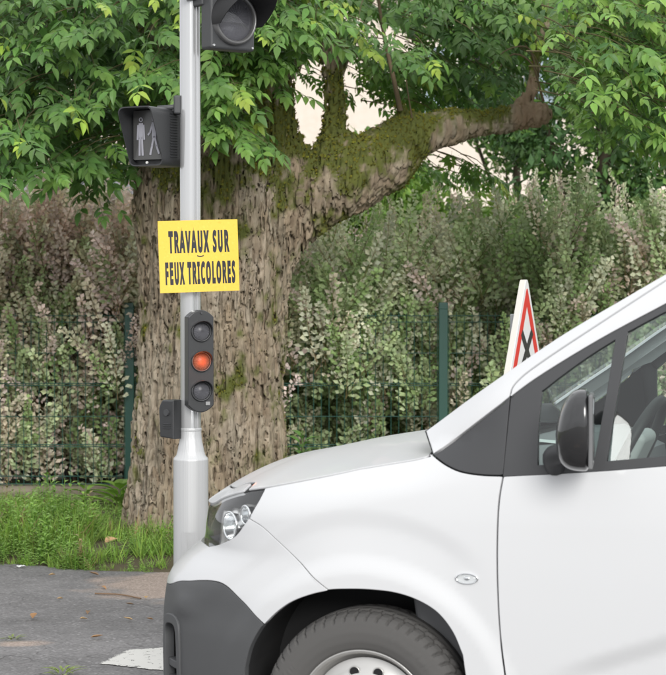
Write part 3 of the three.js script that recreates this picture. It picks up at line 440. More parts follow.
{ // push button box on the other side of the pole
  const s = thing('push_button_box', 'small black ribbed push button box low on the pole', 'button box', V((172.5 - PW / 2) * ps, px2y(437), -PD), -40 * Math.PI / 180);
  const q = new THREE.Shape(); q.moveTo(-.03, .0); q.lineTo(.034, -.005); q.lineTo(.034, .138); q.lineTo(-.018, .138); q.quadraticCurveTo(-.034, .125, -.036, .1); q.lineTo(-.03, 0);
  const g = new THREE.ExtrudeGeometry(q, { depth: .06, bevelEnabled: true, bevelSize: .006, bevelThickness: .008, bevelSegments: 3 }); g.translate(0, .006, -.03); mesh('case', g, blackCast, s);
  for (let i = 0; i < 3; i++) mesh('rib', at(box(.04, .003, .004, .001), .005, .055 - i * .009, .0395), blackCast, s);
  mesh('button', at(cyl(.014, .013, .008, 24), .005, .1, .041, Math.PI / 2), castGrey, s);
}
{ // yellow notice
  const Wd = .328, Hd = .285, s = thing('notice_board', 'yellow notice with black capital letters strapped to the pole', 'sign', pix(199, 256, 8.235), 0);
  s.rotation.set(0, 20 * Math.PI / 180, 0); s.rotateZ(1.9 * Math.PI / 180);
  const c = document.createElement('canvas'); c.width = 1024; c.height = 852; const x = c.getContext('2d'); x.fillStyle = '#ecc64a'; x.fillRect(0, 0, 1024, 852);
  const R = mulberry(5); for (let i = 0; i < 900; i++) { x.fillStyle = `rgba(${R() < .5 ? '255,235,140' : '205,165,40'},${.05 + .08 * R()})`; const a = R() * 1024, b = R() * 852, r = 2 + 14 * R(); x.beginPath(); x.ellipse(a, b, r, r * (.3 + R()), R() * 3, 0, 7); x.fill(); }
  x.fillStyle = '#20202a'; x.textBaseline = 'alphabetic'; x.textAlign = 'center';
  const line = (t, cx, base, w, h) => { x.save(); x.font = 'bold 200px sans-serif'; x.textAlign = 'left'; const tr = 26, ws = [...t].map(q => x.measureText(q).width), m = ws.reduce((a, b) => a + b + tr, -tr); x.translate(cx - w / 2, base); x.scale(w / m, h / 143); x.lineWidth = 17; x.lineJoin = 'miter'; x.strokeStyle = '#20202a'; let o = 0; [...t].forEach((q, i) => { x.fillText(q, o, 0); x.strokeText(q, o, 0); o += ws[i] + tr; }); x.restore(); };
  line('TRAVAUX SUR', 516, 372, 770, 236); line('FEUX TRICOLORES', 522, 745, 905, 240);
  x.lineWidth = 14; x.strokeStyle = '#20202a'; x.beginPath(); x.moveTo(488, 420); x.quadraticCurveTo(528, 445, 572, 420); x.stroke();
  const t = new THREE.CanvasTexture(c); t.colorSpace = THREE.SRGBColorSpace; t.anisotropy = 8;
  const g = new THREE.PlaneGeometry(Wd, Hd, 24, 20), p = g.attributes.position; const bend = (X, Y) => .0025 * Math.sin(X * 14) * Math.sin(Y * 9 + 1) - .18 * X * X * .2; for (let i = 0; i < p.count; i++) p.setZ(i, bend(p.getX(i), p.getY(i)) + .0012); g.computeVertexNormals();
  mesh('print', g, phys(0xffffff, .5, { map: t, clearcoat: .15, clearcoatRoughness: .4 }), s);
  const b = new THREE.BoxGeometry(Wd, Hd, .002, 24, 20, 1), bp = b.attributes.position; for (let i = 0; i < bp.count; i++) bp.setZ(i, bp.getZ(i) + bend(bp.getX(i), bp.getY(i)) - .0012); b.computeVertexNormals(); mesh('board', b, std(lin(.75, .55, .1), .6), s);
  mesh('strap', (() => { const q = new THREE.TorusGeometry(.044, .0025, 6, 40); q.rotateX(Math.PI / 2); q.scale(1, 4, 1); const q2 = q.clone(); q.translate(-.035, .11, -.062); q2.translate(-.035, -.11, -.062); return [q, q2]; })(), std(lin(.1, .1, .1), .6), s);
}
{ // triangular crossroads sign, seen almost edge-on
  const D = 11, L = .7, s = thing('crossroads_sign', 'white triangular warning sign with red border and black cross behind van', 'road sign', V((526.8 - PW / 2) * D / F, 0, -D), 67.9 * Math.PI / 180);
  const topY = pix(526, 277, D).y, Ht = L * .866, tri = (l, r) => { const h = l * .866, c = [[0, h * 2 / 3], [-l / 2, -h / 3], [l / 2, -h / 3]], q = new THREE.Shape(); for (let i = 0; i < 3; i++) { const p = c[i], a = c[(i + 2) % 3], b = c[(i + 1) % 3], u = (m) => { const d = Math.hypot(m[0] - p[0], m[1] - p[1]); return [p[0] + (m[0] - p[0]) / d * r, p[1] + (m[1] - p[1]) / d * r]; }; const e = u(a), f = u(b); if (i) q.lineTo(...e); else q.moveTo(...e); q.quadraticCurveTo(p[0], p[1], ...f); } q.closePath(); return q; };
  const cy = topY - Ht * 2 / 3 + .012, sheetG = (q, z, d) => { const g = new THREE.ExtrudeGeometry(q, { depth: d, bevelEnabled: false, curveSegments: 12 }); g.translate(0, cy, z); return g; };
  const white = std(lin(.80, .80, .79), .42);
  const rimT = tri(L, .06); const dish = tri(L, .06); dish.holes.push(new THREE.Path(tri(L - .012, .055).getPoints(8).reverse()));
  mesh('panel', sheetG(rimT, -.003, .003), white, s); mesh('edge_flange', sheetG(dish, -.034, .031), std(lin(.62, .6, .55), .5), s);
  const red = tri(L - .105, .03); red.holes.push(new THREE.Path(tri(L - .285, .012).getPoints(8).reverse())); mesh('border', sheetG(red, .0006, .0012), std(lin(.72, .03, .022), .4), s);
  const bar = r => { const g = new THREE.BoxGeometry(.045, .27, .0012); g.rotateZ(r); g.translate(0, cy + .004, .0014); return g; }; const b2 = bar(-.78); b2.translate(0, 0, .0006); mesh('cross', [bar(.78), b2], std(lin(.02, .02, .022), .45), s);
  const y = pix(510, 314, D).y; mesh('post', [at(box(.05, y, .05, .006), 0, y / 2, -.062)], std(lin(.42, .43, .43), .45, { metalness: .5 }), s);
  mesh('clamp', [at(box(.10, .035, .03, .004), 0, y - .06, -.045), at(box(.10, .035, .03, .004), 0, y - .34, -.045)], std(lin(.55, .5, .45), .5, { metalness: .3 }), s);
}
// ---------- the van ----------
// local axes of the van: u forward from the front wheel's centre, v up from the ground, w to its left side (towards the camera)
const TH = 20 * Math.PI / 180, ct = Math.cos(TH), st = Math.sin(TH), WHEEL_R = .325;
const wheelPos = pix(362, 724, 6.0); wheelPos.y = 0;
const vanO = V(wheelPos.x + st * .89, 0, wheelPos.z - ct * .89);
const van = thing('delivery_van', 'white delivery van with dark grey bumper corner and black mirror', 'van', vanO, Math.PI - TH);
const toWorld = (u, v, w) => V(vanO.x - u * ct - w * st, v, vanO.z - u * st + w * ct);

const UC = .02, PLAN_N = 2.5;
const planTable = (() => {                                             // quarter superellipse by arc length, drawn for semi-axes .78 (forward) and .9 (sideways)
  const raw = []; for (let i = 0; i <= 600; i++) { const f = i / 600 * Math.PI / 2; raw.push([Math.sin(f) ** (2 / PLAN_N), Math.cos(f) ** (2 / PLAN_N)]); }
  const L = [0]; for (let i = 1; i <= 600; i++) L.push(L[i - 1] + Math.hypot((raw[i][0] - raw[i - 1][0]) * .84, (raw[i][1] - raw[i - 1][1]) * .9));
  return { raw, L, total: L[600] };
})();
const QN = UC + planTable.total;                                       // arc coordinate of the nose's centre line
function plan(q) { const { raw, L } = planTable; q = clamp(q, 0, planTable.total); let a = 0, b = 600; while (b - a > 1) { const m = (a + b) >> 1; if (L[m] > q) b = m; else a = m; } const t = (q - L[a]) / (L[b] - L[a] || 1); return [mix(raw[a][0], raw[b][0], t), mix(raw[a][1], raw[b][1], t)]; }
const halfWidth = spline([[.1, .84], [.2, .868], [.35, .892], [.55, .907], [.75, .914], [.9, .912], [1.0, .905], [1.08, .893], [1.15, .878], [1.3, .845], [1.5, .795], [1.66, .745], [1.76, .69], [1.83, .6]]);
let noseA = spline([[.1, .78], [.3, .84], [.6, .86], [.72, .83], [.84, .72], [.95, .70], [1.05, .66]]);
let hoodLine = null, pillarDist = null;
function S(a, v) {                                                     // body side wrapped round the nose
  let w = halfWidth(v);
  const r = Math.hypot(a, v - WHEEL_R), rr = Math.hypot(a + 2.785, v - WHEEL_R);
  w += .012 * (1 - sstep(.43, .50, r)) - .0062 * sstep(.63, .565, r) * sstep(.42, .575, r) * sstep(.45, .75, v) * sstep(-.40, -.25, a) + .02 * (1 - sstep(.45, .60, rr));
  if (a < -.4) { const vb = .50 - (a + .55) * .36; w -= .016 * sstep(-.5, -.72, a) * sstep(-1.6, -1.2, a) * (1 - sstep(vb - .05, vb + .02, v)) * sstep(.25, .45, v); }
  if (hoodLine && a > -.5) { const x = clamp((v - (hoodLine(a) - .11)) / .11, 0, 1.3); w -= .042 * x * x * sstep(-.42, -.12, a); }
  if (pillarDist && v > 1.05) { const d = pillarDist(a, v); if (d < .07) { const x = clamp(1 - d / .07, 0, 1.2); w -= .042 * x * x; } }
  if (a <= UC) return [a, v, w];
  const [cu, cw] = plan(a - UC); return [UC + noseA(v) * cu, v, w * cw];
}
const projS = (a, v) => { const p = S(a, v); return project(toWorld(p[0], p[1], p[2])); };
{ // the nose's length at each height comes from its outline in the photograph
  const sil = v => { let best = 1e9; for (let a = .3; a <= QN; a += .02) best = Math.min(best, projS(a, v)[0]); return best; };
  const want = [[.2, 165], [.35, 163.5], [.45, 163], [.56, 164], [.62, 166], [.675, 170], [.73, 184], [.787, 202], [.83, 203.5], [.917, 205.5], [.96, 211], [1.02, 222]];
  const knots = want.map(([v, x]) => { const keep = noseA; let lo = .3, hi = 1.4; for (let i = 0; i < 30; i++) { const m = (lo + hi) / 2; noseA = () => m; if (sil(v) > x) lo = m; else hi = m; } noseA = keep; return [v, lo]; });
  noseA = spline(knots);
  console.log('nose', knots.map(k => k.map(x => x.toFixed(2)).join(':')).join(' '));
}
function onSide(px, py) {                                              // pixel -> (a, v) on the body side
  let a = -(px - 362) / 325, v = WHEEL_R + (724 - py) / 345;
  for (let i = 0; i < 40; i++) {
    const [x, y] = projS(a, v), ex = px - x, ey = py - y; if (Math.hypot(ex, ey) < .01) break;
    const h = 1e-3, [xa, ya] = projS(a + h, v), [xv, yv] = projS(a, v + h);
    const A = (xa - x) / h, B = (xv - x) / h, C = (ya - y) / h, D = (yv - y) / h, det = A * D - B * C;
    let da = (D * ex - B * ey) / det, dv = (A * ey - C * ex) / det; const k = Math.min(1, .06 / Math.hypot(da, dv)); a += da * k; v += dv * k;
  }
  return [a, v];
}
const side = list => list.map(([x, y]) => onSide(x, y));
function curve(pts, per = 8) {                                         // smooth 2D curve through points
  const c = new THREE.CatmullRomCurve3(pts.map(p => V(p[0], p[1], 0)), false, 'centripetal'); return c.getPoints((pts.length - 1) * per).map(p => [p.x, p.y]);
}
const lerpLine = (p, q, n) => Array.from({ length: n + 1 }, (_, i) => [mix(p[0], q[0], i / n), mix(p[1], q[1], i / n)]);
function inset(poly, g) {                                              // move a closed outline inwards by g
  let area = 0; const n = poly.length; for (let i = 0; i < n; i++) { const a = poly[i], b = poly[(i + 1) % n]; area += a[0] * b[1] - b[0] * a[1]; } const s = Math.sign(area);
  return poly.map((p, i) => { const a = poly[(i + n - 1) % n], b = poly[(i + 1) % n];
    let e1 = [p[0] - a[0], p[1] - a[1]], e2 = [b[0] - p[0], b[1] - p[1]]; const l1 = Math.hypot(...e1) || 1, l2 = Math.hypot(...e2) || 1;
    const n1 = [-e1[1] / l1, e1[0] / l1], n2 = [-e2[1] / l2, e2[0] / l2]; let m = [n1[0] + n2[0], n1[1] + n2[1]]; const d = 1 + n1[0] * n2[0] + n1[1] * n2[1]; const k = s * g / Math.max(d, .3);
    return [p[0] + m[0] * k, p[1] + m[1] * k]; });
}
function clipAxis(poly, ax, lim, keepGreater) { const out = [], n = poly.length; for (let i = 0; i < n; i++) { const p = poly[i], q = poly[(i + 1) % n], a = keepGreater ? p[ax] - lim : lim - p[ax], b = keepGreater ? q[ax] - lim : lim - q[ax]; if (a >= 0) out.push(p); if ((a >= 0) !== (b >= 0)) { const t = a / (a - b); out.push([mix(p[0], q[0], t), mix(p[1], q[1], t)]); } } return out; }
// a sheet: outline in the surface's own coordinates, laid on map(x, y) -> [u, v, w], with a rim turned inwards by t
function sheet(poly, map, { cx = .03, cy = .03, off = 0, t = .014, sign = 1, gap = 0, round = .0022 } = {}) {
  const dedupe = p => p.filter((q, i) => { const r = p[(i + 1) % p.length]; return Math.hypot(q[0] - r[0], q[1] - r[1]) > 1e-6; });
  poly = dedupe(poly); if (gap) poly = inset(poly, gap);
  const pos = [], nor = [], uv = [], loc = (x, y) => { const p = map(x, y); return V(p[0], p[1], -p[2] * sign); };
  const frame = (x, y) => { const e = 1e-3, p = loc(x, y), a = loc(x + e, y).sub(loc(x - e, y)), b = loc(x, y + e).sub(loc(x, y - e)); const n = a.cross(b).normalize(); const hint = V(p.x - clamp(p.x, -3, .15), p.y - .72, p.z); if (n.dot(hint) < 0) n.negate(); return [p.addScaledVector(n, off), n]; };
  const put = (tri) => { const [A, B, C] = tri; const g = B.p.clone().sub(A.p).cross(C.p.clone().sub(A.p)); if (g.lengthSq() < 1e-16) return; const order = g.dot(A.n) + g.dot(B.n) + g.dot(C.n) < 0 ? [A, C, B] : tri; for (const k of order) { pos.push(k.p.x, k.p.y, k.p.z); nor.push(k.n.x, k.n.y, k.n.z); uv.push(k.uv[0], k.uv[1]); } };
  const cache = new Map(), vert = q => { const key = q[0].toFixed(5) + ',' + q[1].toFixed(5); let c = cache.get(key); if (!c) { const [p, n] = frame(q[0], q[1]); c = { p, n, uv: q }; cache.set(key, c); } return c; };
  const xs = poly.map(p => p[0]), ys = poly.map(p => p[1]), x0 = Math.min(...xs), x1 = Math.max(...xs), y0 = Math.min(...ys), y1 = Math.max(...ys);
  const nx = Math.max(1, Math.ceil((x1 - x0) / cx)), ny = Math.max(1, Math.ceil((y1 - y0) / cy));
  for (let i = 0; i < nx; i++) {
    let col = clipAxis(clipAxis(poly, 0, mix(x0, x1, i / nx), true), 0, mix(x0, x1, (i + 1) / nx), false); if (col.length < 3) continue;
    for (let j = 0; j < ny; j++) {
      let c = dedupe(clipAxis(clipAxis(col, 1, mix(y0, y1, j / ny), true), 1, mix(y0, y1, (j + 1) / ny), false)); if (c.length < 3) continue;
      for (const f of THREE.ShapeUtils.triangulateShape(c.map(p => new THREE.Vector2(p[0], p[1])), [])) put(f.map(k => vert(c[k])));
    }
  }
  if (t > 0) { // rounded rim
    const n = poly.length, dense = []; for (let i = 0; i < n; i++) { const a = poly[i], b = poly[(i + 1) % n], k = Math.max(1, Math.ceil(Math.max(Math.abs(a[0] - b[0]) / cx, Math.abs(a[1] - b[1]) / cy))); for (let j = 0; j < k; j++) dense.push([mix(a[0], b[0], j / k), mix(a[1], b[1], j / k)]); }
    const ring = dense.map(q => vert(q)), m = ring.length; let area = 0; for (let i = 0; i < m; i++) { const a = dense[i], b = dense[(i + 1) % m]; area += a[0] * b[1] - b[0] * a[1]; }
    const outs = ring.map((k, i) => { const d = ring[(i + 1) % m].p.clone().sub(ring[(i + m - 1) % m].p); const o = d.cross(k.n).normalize(); return o; });
    // make every rim vector point away from the sheet
    const cen = ring.reduce((s, k) => s.add(k.p), V(0, 0, 0)).multiplyScalar(1 / m); let sgn = 0; ring.forEach((k, i) => { sgn += outs[i].dot(k.p.clone().sub(cen)); }); if (sgn < 0) outs.forEach(o => o.negate());
    const lev = [[0, 0, 0], [round * .7, round * .3, .7], [round, round, 1], [round, t, 1]];
    for (let l = 0; l < 3; l++) for (let i = 0; i < m; i++) {
      const j = (i + 1) % m, mk = (k, o, L) => ({ p: k.p.clone().addScaledVector(o, L[0]).addScaledVector(k.n, -L[1]), n: k.n.clone().multiplyScalar(1 - L[2]).addScaledVector(o, L[2]).normalize(), uv: k.uv });
      const a = mk(ring[i], outs[i], lev[l]), b = mk(ring[j], outs[j], lev[l]), c = mk(ring[j], outs[j], lev[l + 1]), d = mk(ring[i], outs[i], lev[l + 1]);
      put([a, b, c]); put([a, c, d]);
    }
  }
  const g = new THREE.BufferGeometry(); g.setAttribute('position', new THREE.Float32BufferAttribute(pos, 3)); g.setAttribute('normal', new THREE.Float32BufferAttribute(nor, 3)); g.setAttribute('uv', new THREE.Float32BufferAttribute(uv, 2)); return g;
}
const both = (poly, map, o = {}) => [sheet(poly, map, o), sheet(poly, map, { ...o, sign: -1 })];

const M = {
  paint: phys(lin(.63, .636, .647), .40, { clearcoat: .3, clearcoatRoughness: .06, specularIntensity: .6 }),
  plastic: phys(lin(.078, .080, .083), .55, { bumpMap: null }),
  trim: std(lin(.05, .051, .054), .5),
  seal: std(lin(.018, .018, .019), .6),
  dark: std(lin(.012, .012, .013), .9),
  liner: std(lin(.025, .025, .026), .75),
  rubber: std(lin(.092, .089, .086), .85),
  steel: phys(lin(.62, .61, .59), .34, { metalness: .75 }),
  glass: phys(lin(.84, .93, .90), .02, { transmission: 1, thickness: 0, ior: 1.68 }),
  clear: phys(lin(.97, .98, .98), .02, { transmission: 1, thickness: 0, ior: 1.5 }),
  chrome: std(lin(.85, .86, .87), .12, { metalness: 1 }),
  gloss: phys(lin(.012, .012, .013), .2, { clearcoat: 1, clearcoatRoughness: .03 }),
  bowl: std(lin(.82, .81, .80), .3, { metalness: .9 }),
  seat: std(lin(.3, .305, .31), .9),
  dash: std(lin(.2, .203, .21), .7),
};
const grain = dataTex(128, 128, (x, y, i, j) => { const v = .5 + .3 * (mulberry(i * 733 + j * 9176)() - .5); return [v, v, v]; }, false); grain.repeat.set(14, 14);
M.plastic.bumpMap = grain; M.plastic.bumpScale = .0006; M.trim.bumpMap = grain; M.trim.bumpScale = .0004;

// outlines read off the photograph and laid on the body
const P = {
  hood: side([[433, 455], [415, 459.5], [385, 464.5], [345, 472], [305, 480], [265, 487.5]]),
};
hoodLine = spline([...P.hood].sort((a, b) => a[0] - b[0]).concat([[.36, .965], [.6, .95], [1.6, .94]]).filter((p, i, l) => !i || p[0] - l[i - 1][0] > .02));
P.hood = side([[433, 455], [415, 459.5], [385, 464.5], [345, 472], [305, 480], [265, 487.5]]);
const lampTop = side([[265, 487.5], [250, 489.5], [235, 493], [222, 497.5], [212, 503]]);
const lastTop = lampTop[lampTop.length - 1];
hoodLine = spline([...P.hood, ...lampTop.slice(1)].sort((a, b) => a[0] - b[0]).concat([[lastTop[0] + .25, lastTop[1] - .012], [QN, lastTop[1] - .015]]));
const noseTopV = lastTop[1] - .008;
const edgeTop = curve([...P.hood, ...lampTop.slice(1), [lastTop[0] + .12, noseTopV], [lastTop[0] + .3, noseTopV - .004], [(lastTop[0] + QN) / 2 + .12, noseTopV - .006], [QN, noseTopV - .007]], 10);
const lampV = onSide(209, 547)[1];
const headlight = [...curve(lampTop, 8), ...curve([[lastTop[0] + .05, lastTop[1] - .012], [lastTop[0] + .16, lastTop[1] - .03], [lastTop[0] + .17, lampV + .012], [lastTop[0] + .08, lampV]], 6), ...curve(side([[209, 547], [222, 544], [236, 536], [249, 519], [258, 502], [265, 489]]), 6)];
const lampLow = curve(side([[209, 547], [222, 544], [236, 536], [249, 519]]), 6), seam = curve(side([[249, 519], [263, 528], [295, 558], [328, 590.5]]), 6);
const lampBack = curve(side([[249, 519], [258, 502], [265, 489]]), 6);
const arch = curve([...side([[462, 655], [452, 632], [437, 613], [418, 601], [396, 593.5], [370, 590.2], [345, 589.6], [328, 590.5], [308, 595], [287, 604], [264.5, 624], [252, 648], [247, 668]])], 6);
const archFront = (() => { let best = 0, bd = 1e9; const t = onSide(328, 590.5); arch.forEach((p, i) => { const d = Math.hypot(p[0] - t[0], p[1] - t[1]); if (d < bd) { bd = d; best = i; } }); return best; })();
const archLow = (() => { let best = 0, bd = 1e9; const t = onSide(264.5, 624); arch.forEach((p, i) => { const d = Math.hypot(p[0] - t[0], p[1] - t[1]); if (d < bd) { bd = d; best = i; } }); return best; })();
const blackTop = curve(side([[264.5, 624], [247, 605.5], [231, 589.5], [222, 583], [213, 580.5], [200, 580], [190, 580.6]]), 6);
const btEnd = blackTop[blackTop.length - 1];
const blackNose = curve([btEnd, [btEnd[0] + .07, btEnd[1] - .010], [btEnd[0] + .16, btEnd[1] - .032], [btEnd[0] + .3, btEnd[1] - .046], [QN, btEnd[1] - .05]], 4).slice(1);
const aR = arch[0], aL = arch[arch.length - 1];
const archRear = curve([[aR[0] - .034, .22], [aR[0] - .022, .37], aR], 4).slice(0, -1), archFore = curve([aL, [aL[0] + .004, .36], [aL[0] - .01, .24]], 4).slice(1);
const doorEdge = curve(side([[503, 476], [499, 500], [497, 540], [497.5, 590], [500.5, 640], [505, 675]]), 6);
const dE = doorEdge[doorEdge.length - 1]; const doorEdgeFull = [...doorEdge, ...curve([dE, [dE[0] - .02, .36], [dE[0] - .03, .27]], 4).slice(1)];
const sillLine = curve(side([[433, 455], [446, 465], [460, 471.5], [480, 475], [503, 476]]), 6);
const beltPx = side([[503, 476], [545, 474], [610, 470], [666, 465.5]]), bE = beltPx[3];
const belt = [...curve(beltPx, 5), ...curve([bE, [-1.3, bE[1] + .012], [-1.62, bE[1] + .012]], 4).slice(1)];

// pillars and glass
const pilPx = side([[421, 431.5], [460, 402.5], [500, 374], [560, 333.5], [620, 298], [664, 272.5]]), pE = pilPx[5], pD = [pilPx[5][0] - pilPx[4][0], pilPx[5][1] - pilPx[4][1]];
const pilTop = 1.735, kk = (pilTop - pE[1]) / pD[1];
const pillarLine = curve([...pilPx, [pE[0] + pD[0] * .5, pE[1] + pD[1] * .47], [pE[0] + pD[0] * kk * 1.1, pilTop]], 8);
{ const seg = pillarLine.filter((_, i) => i % 4 === 0); pillarDist = (a, v) => { let b = 1e9; for (let i = 0; i + 1 < seg.length; i++) { const [x0, y0] = seg[i], [x1, y1] = seg[i + 1], dx = x1 - x0, dy = y1 - y0, t = clamp(((a - x0) * dx + (v - y0) * dy) / (dx * dx + dy * dy)); b = Math.min(b, Math.hypot(a - x0 - t * dx, v - y0 - t * dy)); } return b; }; }
const pTop = pillarLine[pillarLine.length - 1];
const grooveIn = curve(side([[510, 397], [512, 388], [521, 377.5], [540, 363], [600, 323], [666, 280]]), 6);
const gE = grooveIn[grooveIn.length - 1], roofLine = 1.70;
const groove = [...grooveIn, ...curve([gE, [gE[0] - .12, gE[1] + .058], [gE[0] - .26, roofLine]], 4).slice(1)];
const blackUp = curve(side([[433, 455], [470, 428], [511, 397]]), 4);
const frameUp0 = curve(side([[511, 397], [534, 380], [600, 339.5], [666, 304]]), 5), fE = frameUp0[frameUp0.length - 1];
const frameUp = [...frameUp0, ...curve([fE, [fE[0] - .16, fE[1] + .06], [fE[0] - .34, 1.64], [-1.62, 1.645]], 4).slice(1)];
const qGlass = curve(side([[541, 391], [560, 376], [590, 354.5], [615.5, 338.5]]), 4).concat(curve(side([[615.5, 338.5], [608, 385], [600, 430], [594, 462]]), 4), curve(side([[594, 462], [565, 464], [537, 465.5]]), 4), curve(side([[537, 465.5], [537.5, 430], [541, 391]]), 4));
const mTop = curve(side([[627, 331.5], [645, 321.5], [664, 311.5]]), 4), mE = mTop[mTop.length - 1], mBot = side([[664, 456.5], [635, 459], [606, 461.5]]);
const mTopAll = [...mTop, ...curve([mE, [mE[0] - .18, mE[1] + .062], [mE[0] - .34, 1.615], [-1.55, 1.62]], 4).slice(1)];
const mGlass = [...mTopAll, [-1.56, mBot[0][1] + .02], ...curve(mBot, 4), ...curve(side([[606, 461.5], [611, 428], [619, 380], [627, 331.5]]), 4)];

// --- body panels ---
const G = .0041;
const bodyBase = .21;
for (const s of [1, -1]) {
  const o = { sign: s, gap: G };
  const fender = [...curve(P.hood, 8), ...[...lampBack].reverse().slice(1), ...seam.slice(1), ...arch.slice(0, archFront).reverse(), ...[...archRear].reverse(), [doorEdgeFull.at(-1)[0], .22], ...[...doorEdgeFull].reverse(), ...[...sillLine].reverse().slice(1)];
  const fen = mesh('fender', sheet(fender, S, { ...o, cx: .013, cy: .013 }), M.paint, van);
  { // side indicator in its chrome-clear bezel
    const [ia, iv] = onSide(467, 578.5), p = S(ia, iv), g = new THREE.SphereGeometry(1, 28, 14); g.scale(.031, .0145, .010); g.translate(p[0], p[1], -s * (p[2] + .001)); const lamp = mesh('side_indicator', g, M.clear, fen);
    const b = new THREE.TorusGeometry(1, .13, 8, 36); b.scale(.031, .0145, .03); b.translate(p[0], p[1], -s * (p[2] + .002)); const c = new THREE.SphereGeometry(.006, 12, 8); c.scale(1.5, 1, .5); c.translate(p[0], p[1], -s * (p[2] + .001));
    mesh('bezel', [b, c], M.chrome, fen);
  }
  const doorPoly = [...doorEdgeFull, [-1.62, .27], [-1.62, belt.at(-1)[1]], ...[...belt].reverse().slice(1)];
  const door = mesh('front_door', sheet(doorPoly, S, { ...o, cx: .02, cy: .018 }), M.paint, van);
  const upperDoor = [...groove, [-1.62, roofLine], ...[...frameUp].reverse()];
  mesh('door_frame', sheet(upperDoor, S, o), M.paint, door);
  mesh('corner_trim', sheet([...blackUp, ...lerpLine(onSide(510.5, 397), onSide(503.5, 475), 6), ...[...sillLine].reverse().slice(1)], S, { ...o, off: -.002 }), M.trim, van);
  // black window surround: the sheet runs round both panes
  const fl = frameUp, bl = [...belt].reverse(), pts = [];
  const ring = (outer, inner, mat, off) => { const geos = []; const n = 96, res = (poly) => { const c = [...poly, poly[0]], L = [0]; for (let i = 1; i < c.length; i++) L.push(L[i - 1] + Math.hypot(c[i][0] - c[i - 1][0], c[i][1] - c[i - 1][1])); return t => { const x = ((t % 1) + 1) % 1 * L.at(-1); let i = 0; while (i < L.length - 2 && L[i + 1] < x) i++; const k = (x - L[i]) / (L[i + 1] - L[i] || 1); return [mix(c[i][0], c[i + 1][0], k), mix(c[i][1], c[i + 1][1], k)]; }; }; return geos; };
  const outer = [...fl, [-1.62, belt.at(-1)[1]], ...bl.slice(1)];
  // cut the two openings out by bridging: front piece, pillar piece, rear piece
  const qTop = curve(side([[541, 391], [560, 376], [590, 354.5], [615.5, 338.5]]), 4), qBack = curve(side([[615.5, 338.5], [608, 385], [600, 430], [594, 462]]), 4), qBot = curve(side([[594, 462], [565, 464], [537, 465.5]]), 4), qFront = curve(side([[537, 465.5], [537.5, 430], [541, 391]]), 4);
  const mFront = curve(side([[606, 461.5], [611, 428], [619, 380], [627, 331.5]]), 4);
  const cutTop = onSide(621, 327), cutBot = onSide(600, 470.6), cutQ = onSide(535, 379.5), cutQb = onSide(530, 475);
  const near = (list, p) => { let b = 0, d = 1e9; list.forEach((q, i) => { const e = Math.hypot(q[0] - p[0], q[1] - p[1]); if (e < d) { d = e; b = i; } }); return b; };
  const iTop = near(fl, cutTop), iBot = near(belt, cutBot), iQ = near(fl, cutQ), iQb = near(belt, cutQb);
  const surround = [
    [...fl.slice(0, iQ + 1), ...[...qFront].reverse(), belt[iQb], ...belt.slice(0, iQb).reverse()],                                   // sail panel ahead of the small pane
    [...fl.slice(iQ, iTop + 1), ...[...qTop].reverse()],                                                                              // over the small pane
    [fl[iTop], ...[...mFront].reverse(), ...belt.slice(iQb, iBot + 1).reverse().slice(0, 1), ...[...qBack].reverse()],                // divider
    [...belt.slice(iQb, iBot + 1), ...qBot],                                                                                          // under the small pane
    [...fl.slice(iTop), [-1.62, 1.6], ...[...mTopAll].reverse()],   // over the large pane
    [...belt.slice(iBot), [-1.56, mBot[0][1] + .02], ...curve(mBot, 4)],                                                              // under the large pane
    [[-1.62, 1.6], [-1.55, 1.62], [-1.56, mBot[0][1] + .02], belt.at(-1)],                                                            // rear post
  ];
  mesh('window_surround', surround.map(p => sheet(p, S, { sign: s, off: -.003, t: .016, round: .0015 })), M.trim, door);
  mesh('quarter_pane', sheet(qGlass, S, { sign: s, off: -.010, t: 0, gap: -.004 }), M.glass, door);
  mesh('door_pane', sheet(mGlass, S, { sign: s, off: -.010, t: 0, gap: -.004 }), M.glass, door);
  mesh('pillar', sheet([...pillarLine, [pTop[0] - .3, roofLine + .045], [groove.at(-1)[0], roofLine], ...[...groove].reverse().slice(1), ...[...blackUp].reverse().slice(1)], S, o), M.paint, van);
  // headlight: clear cover over a dark bowl with reflectors
  const hl = mesh('headlight', sheet(headlight, S, { sign: s, off: -.006, t: 0, gap: .001 }), M.clear, van);
  mesh('bowl', sheet(headlight, (a, v) => { const e = .004, p = S(a, v), q = S(a + e, v), r = S(a, v + e); const n = V(q[0] - p[0], q[1] - p[1], q[2] - p[2]).cross(V(r[0] - p[0], r[1] - p[1], r[2] - p[2])).normalize(); if (n.z < 0) n.negate(); const k = .06 + .007 * Math.sin(a * 70 + v * 20); return [p[0] - n.x * k, p[1] - n.y * k, p[2] - n.z * k]; }, { sign: s, t: 0, gap: -.002, cx: .008, cy: .012 }), M.bowl, hl);
  { const lip = sheet(headlight, S, { sign: s, off: -.0075, t: .068, gap: .002, round: .001 }); // rim only
    const p = lip.attributes.position; hl.userData.x = 0; const keep = sheet(headlight, S, { sign: s, off: -.0075, t: 0, gap: .002 }).attributes.position.count; const g = new THREE.BufferGeometry(); for (const k of ['position', 'normal', 'uv']) { const a = lip.attributes[k]; g.setAttribute(k, new THREE.Float32BufferAttribute(a.array.slice(keep * a.itemSize), a.itemSize)); } delete hl.userData.x; mesh('rim', g, M.trim, hl); }
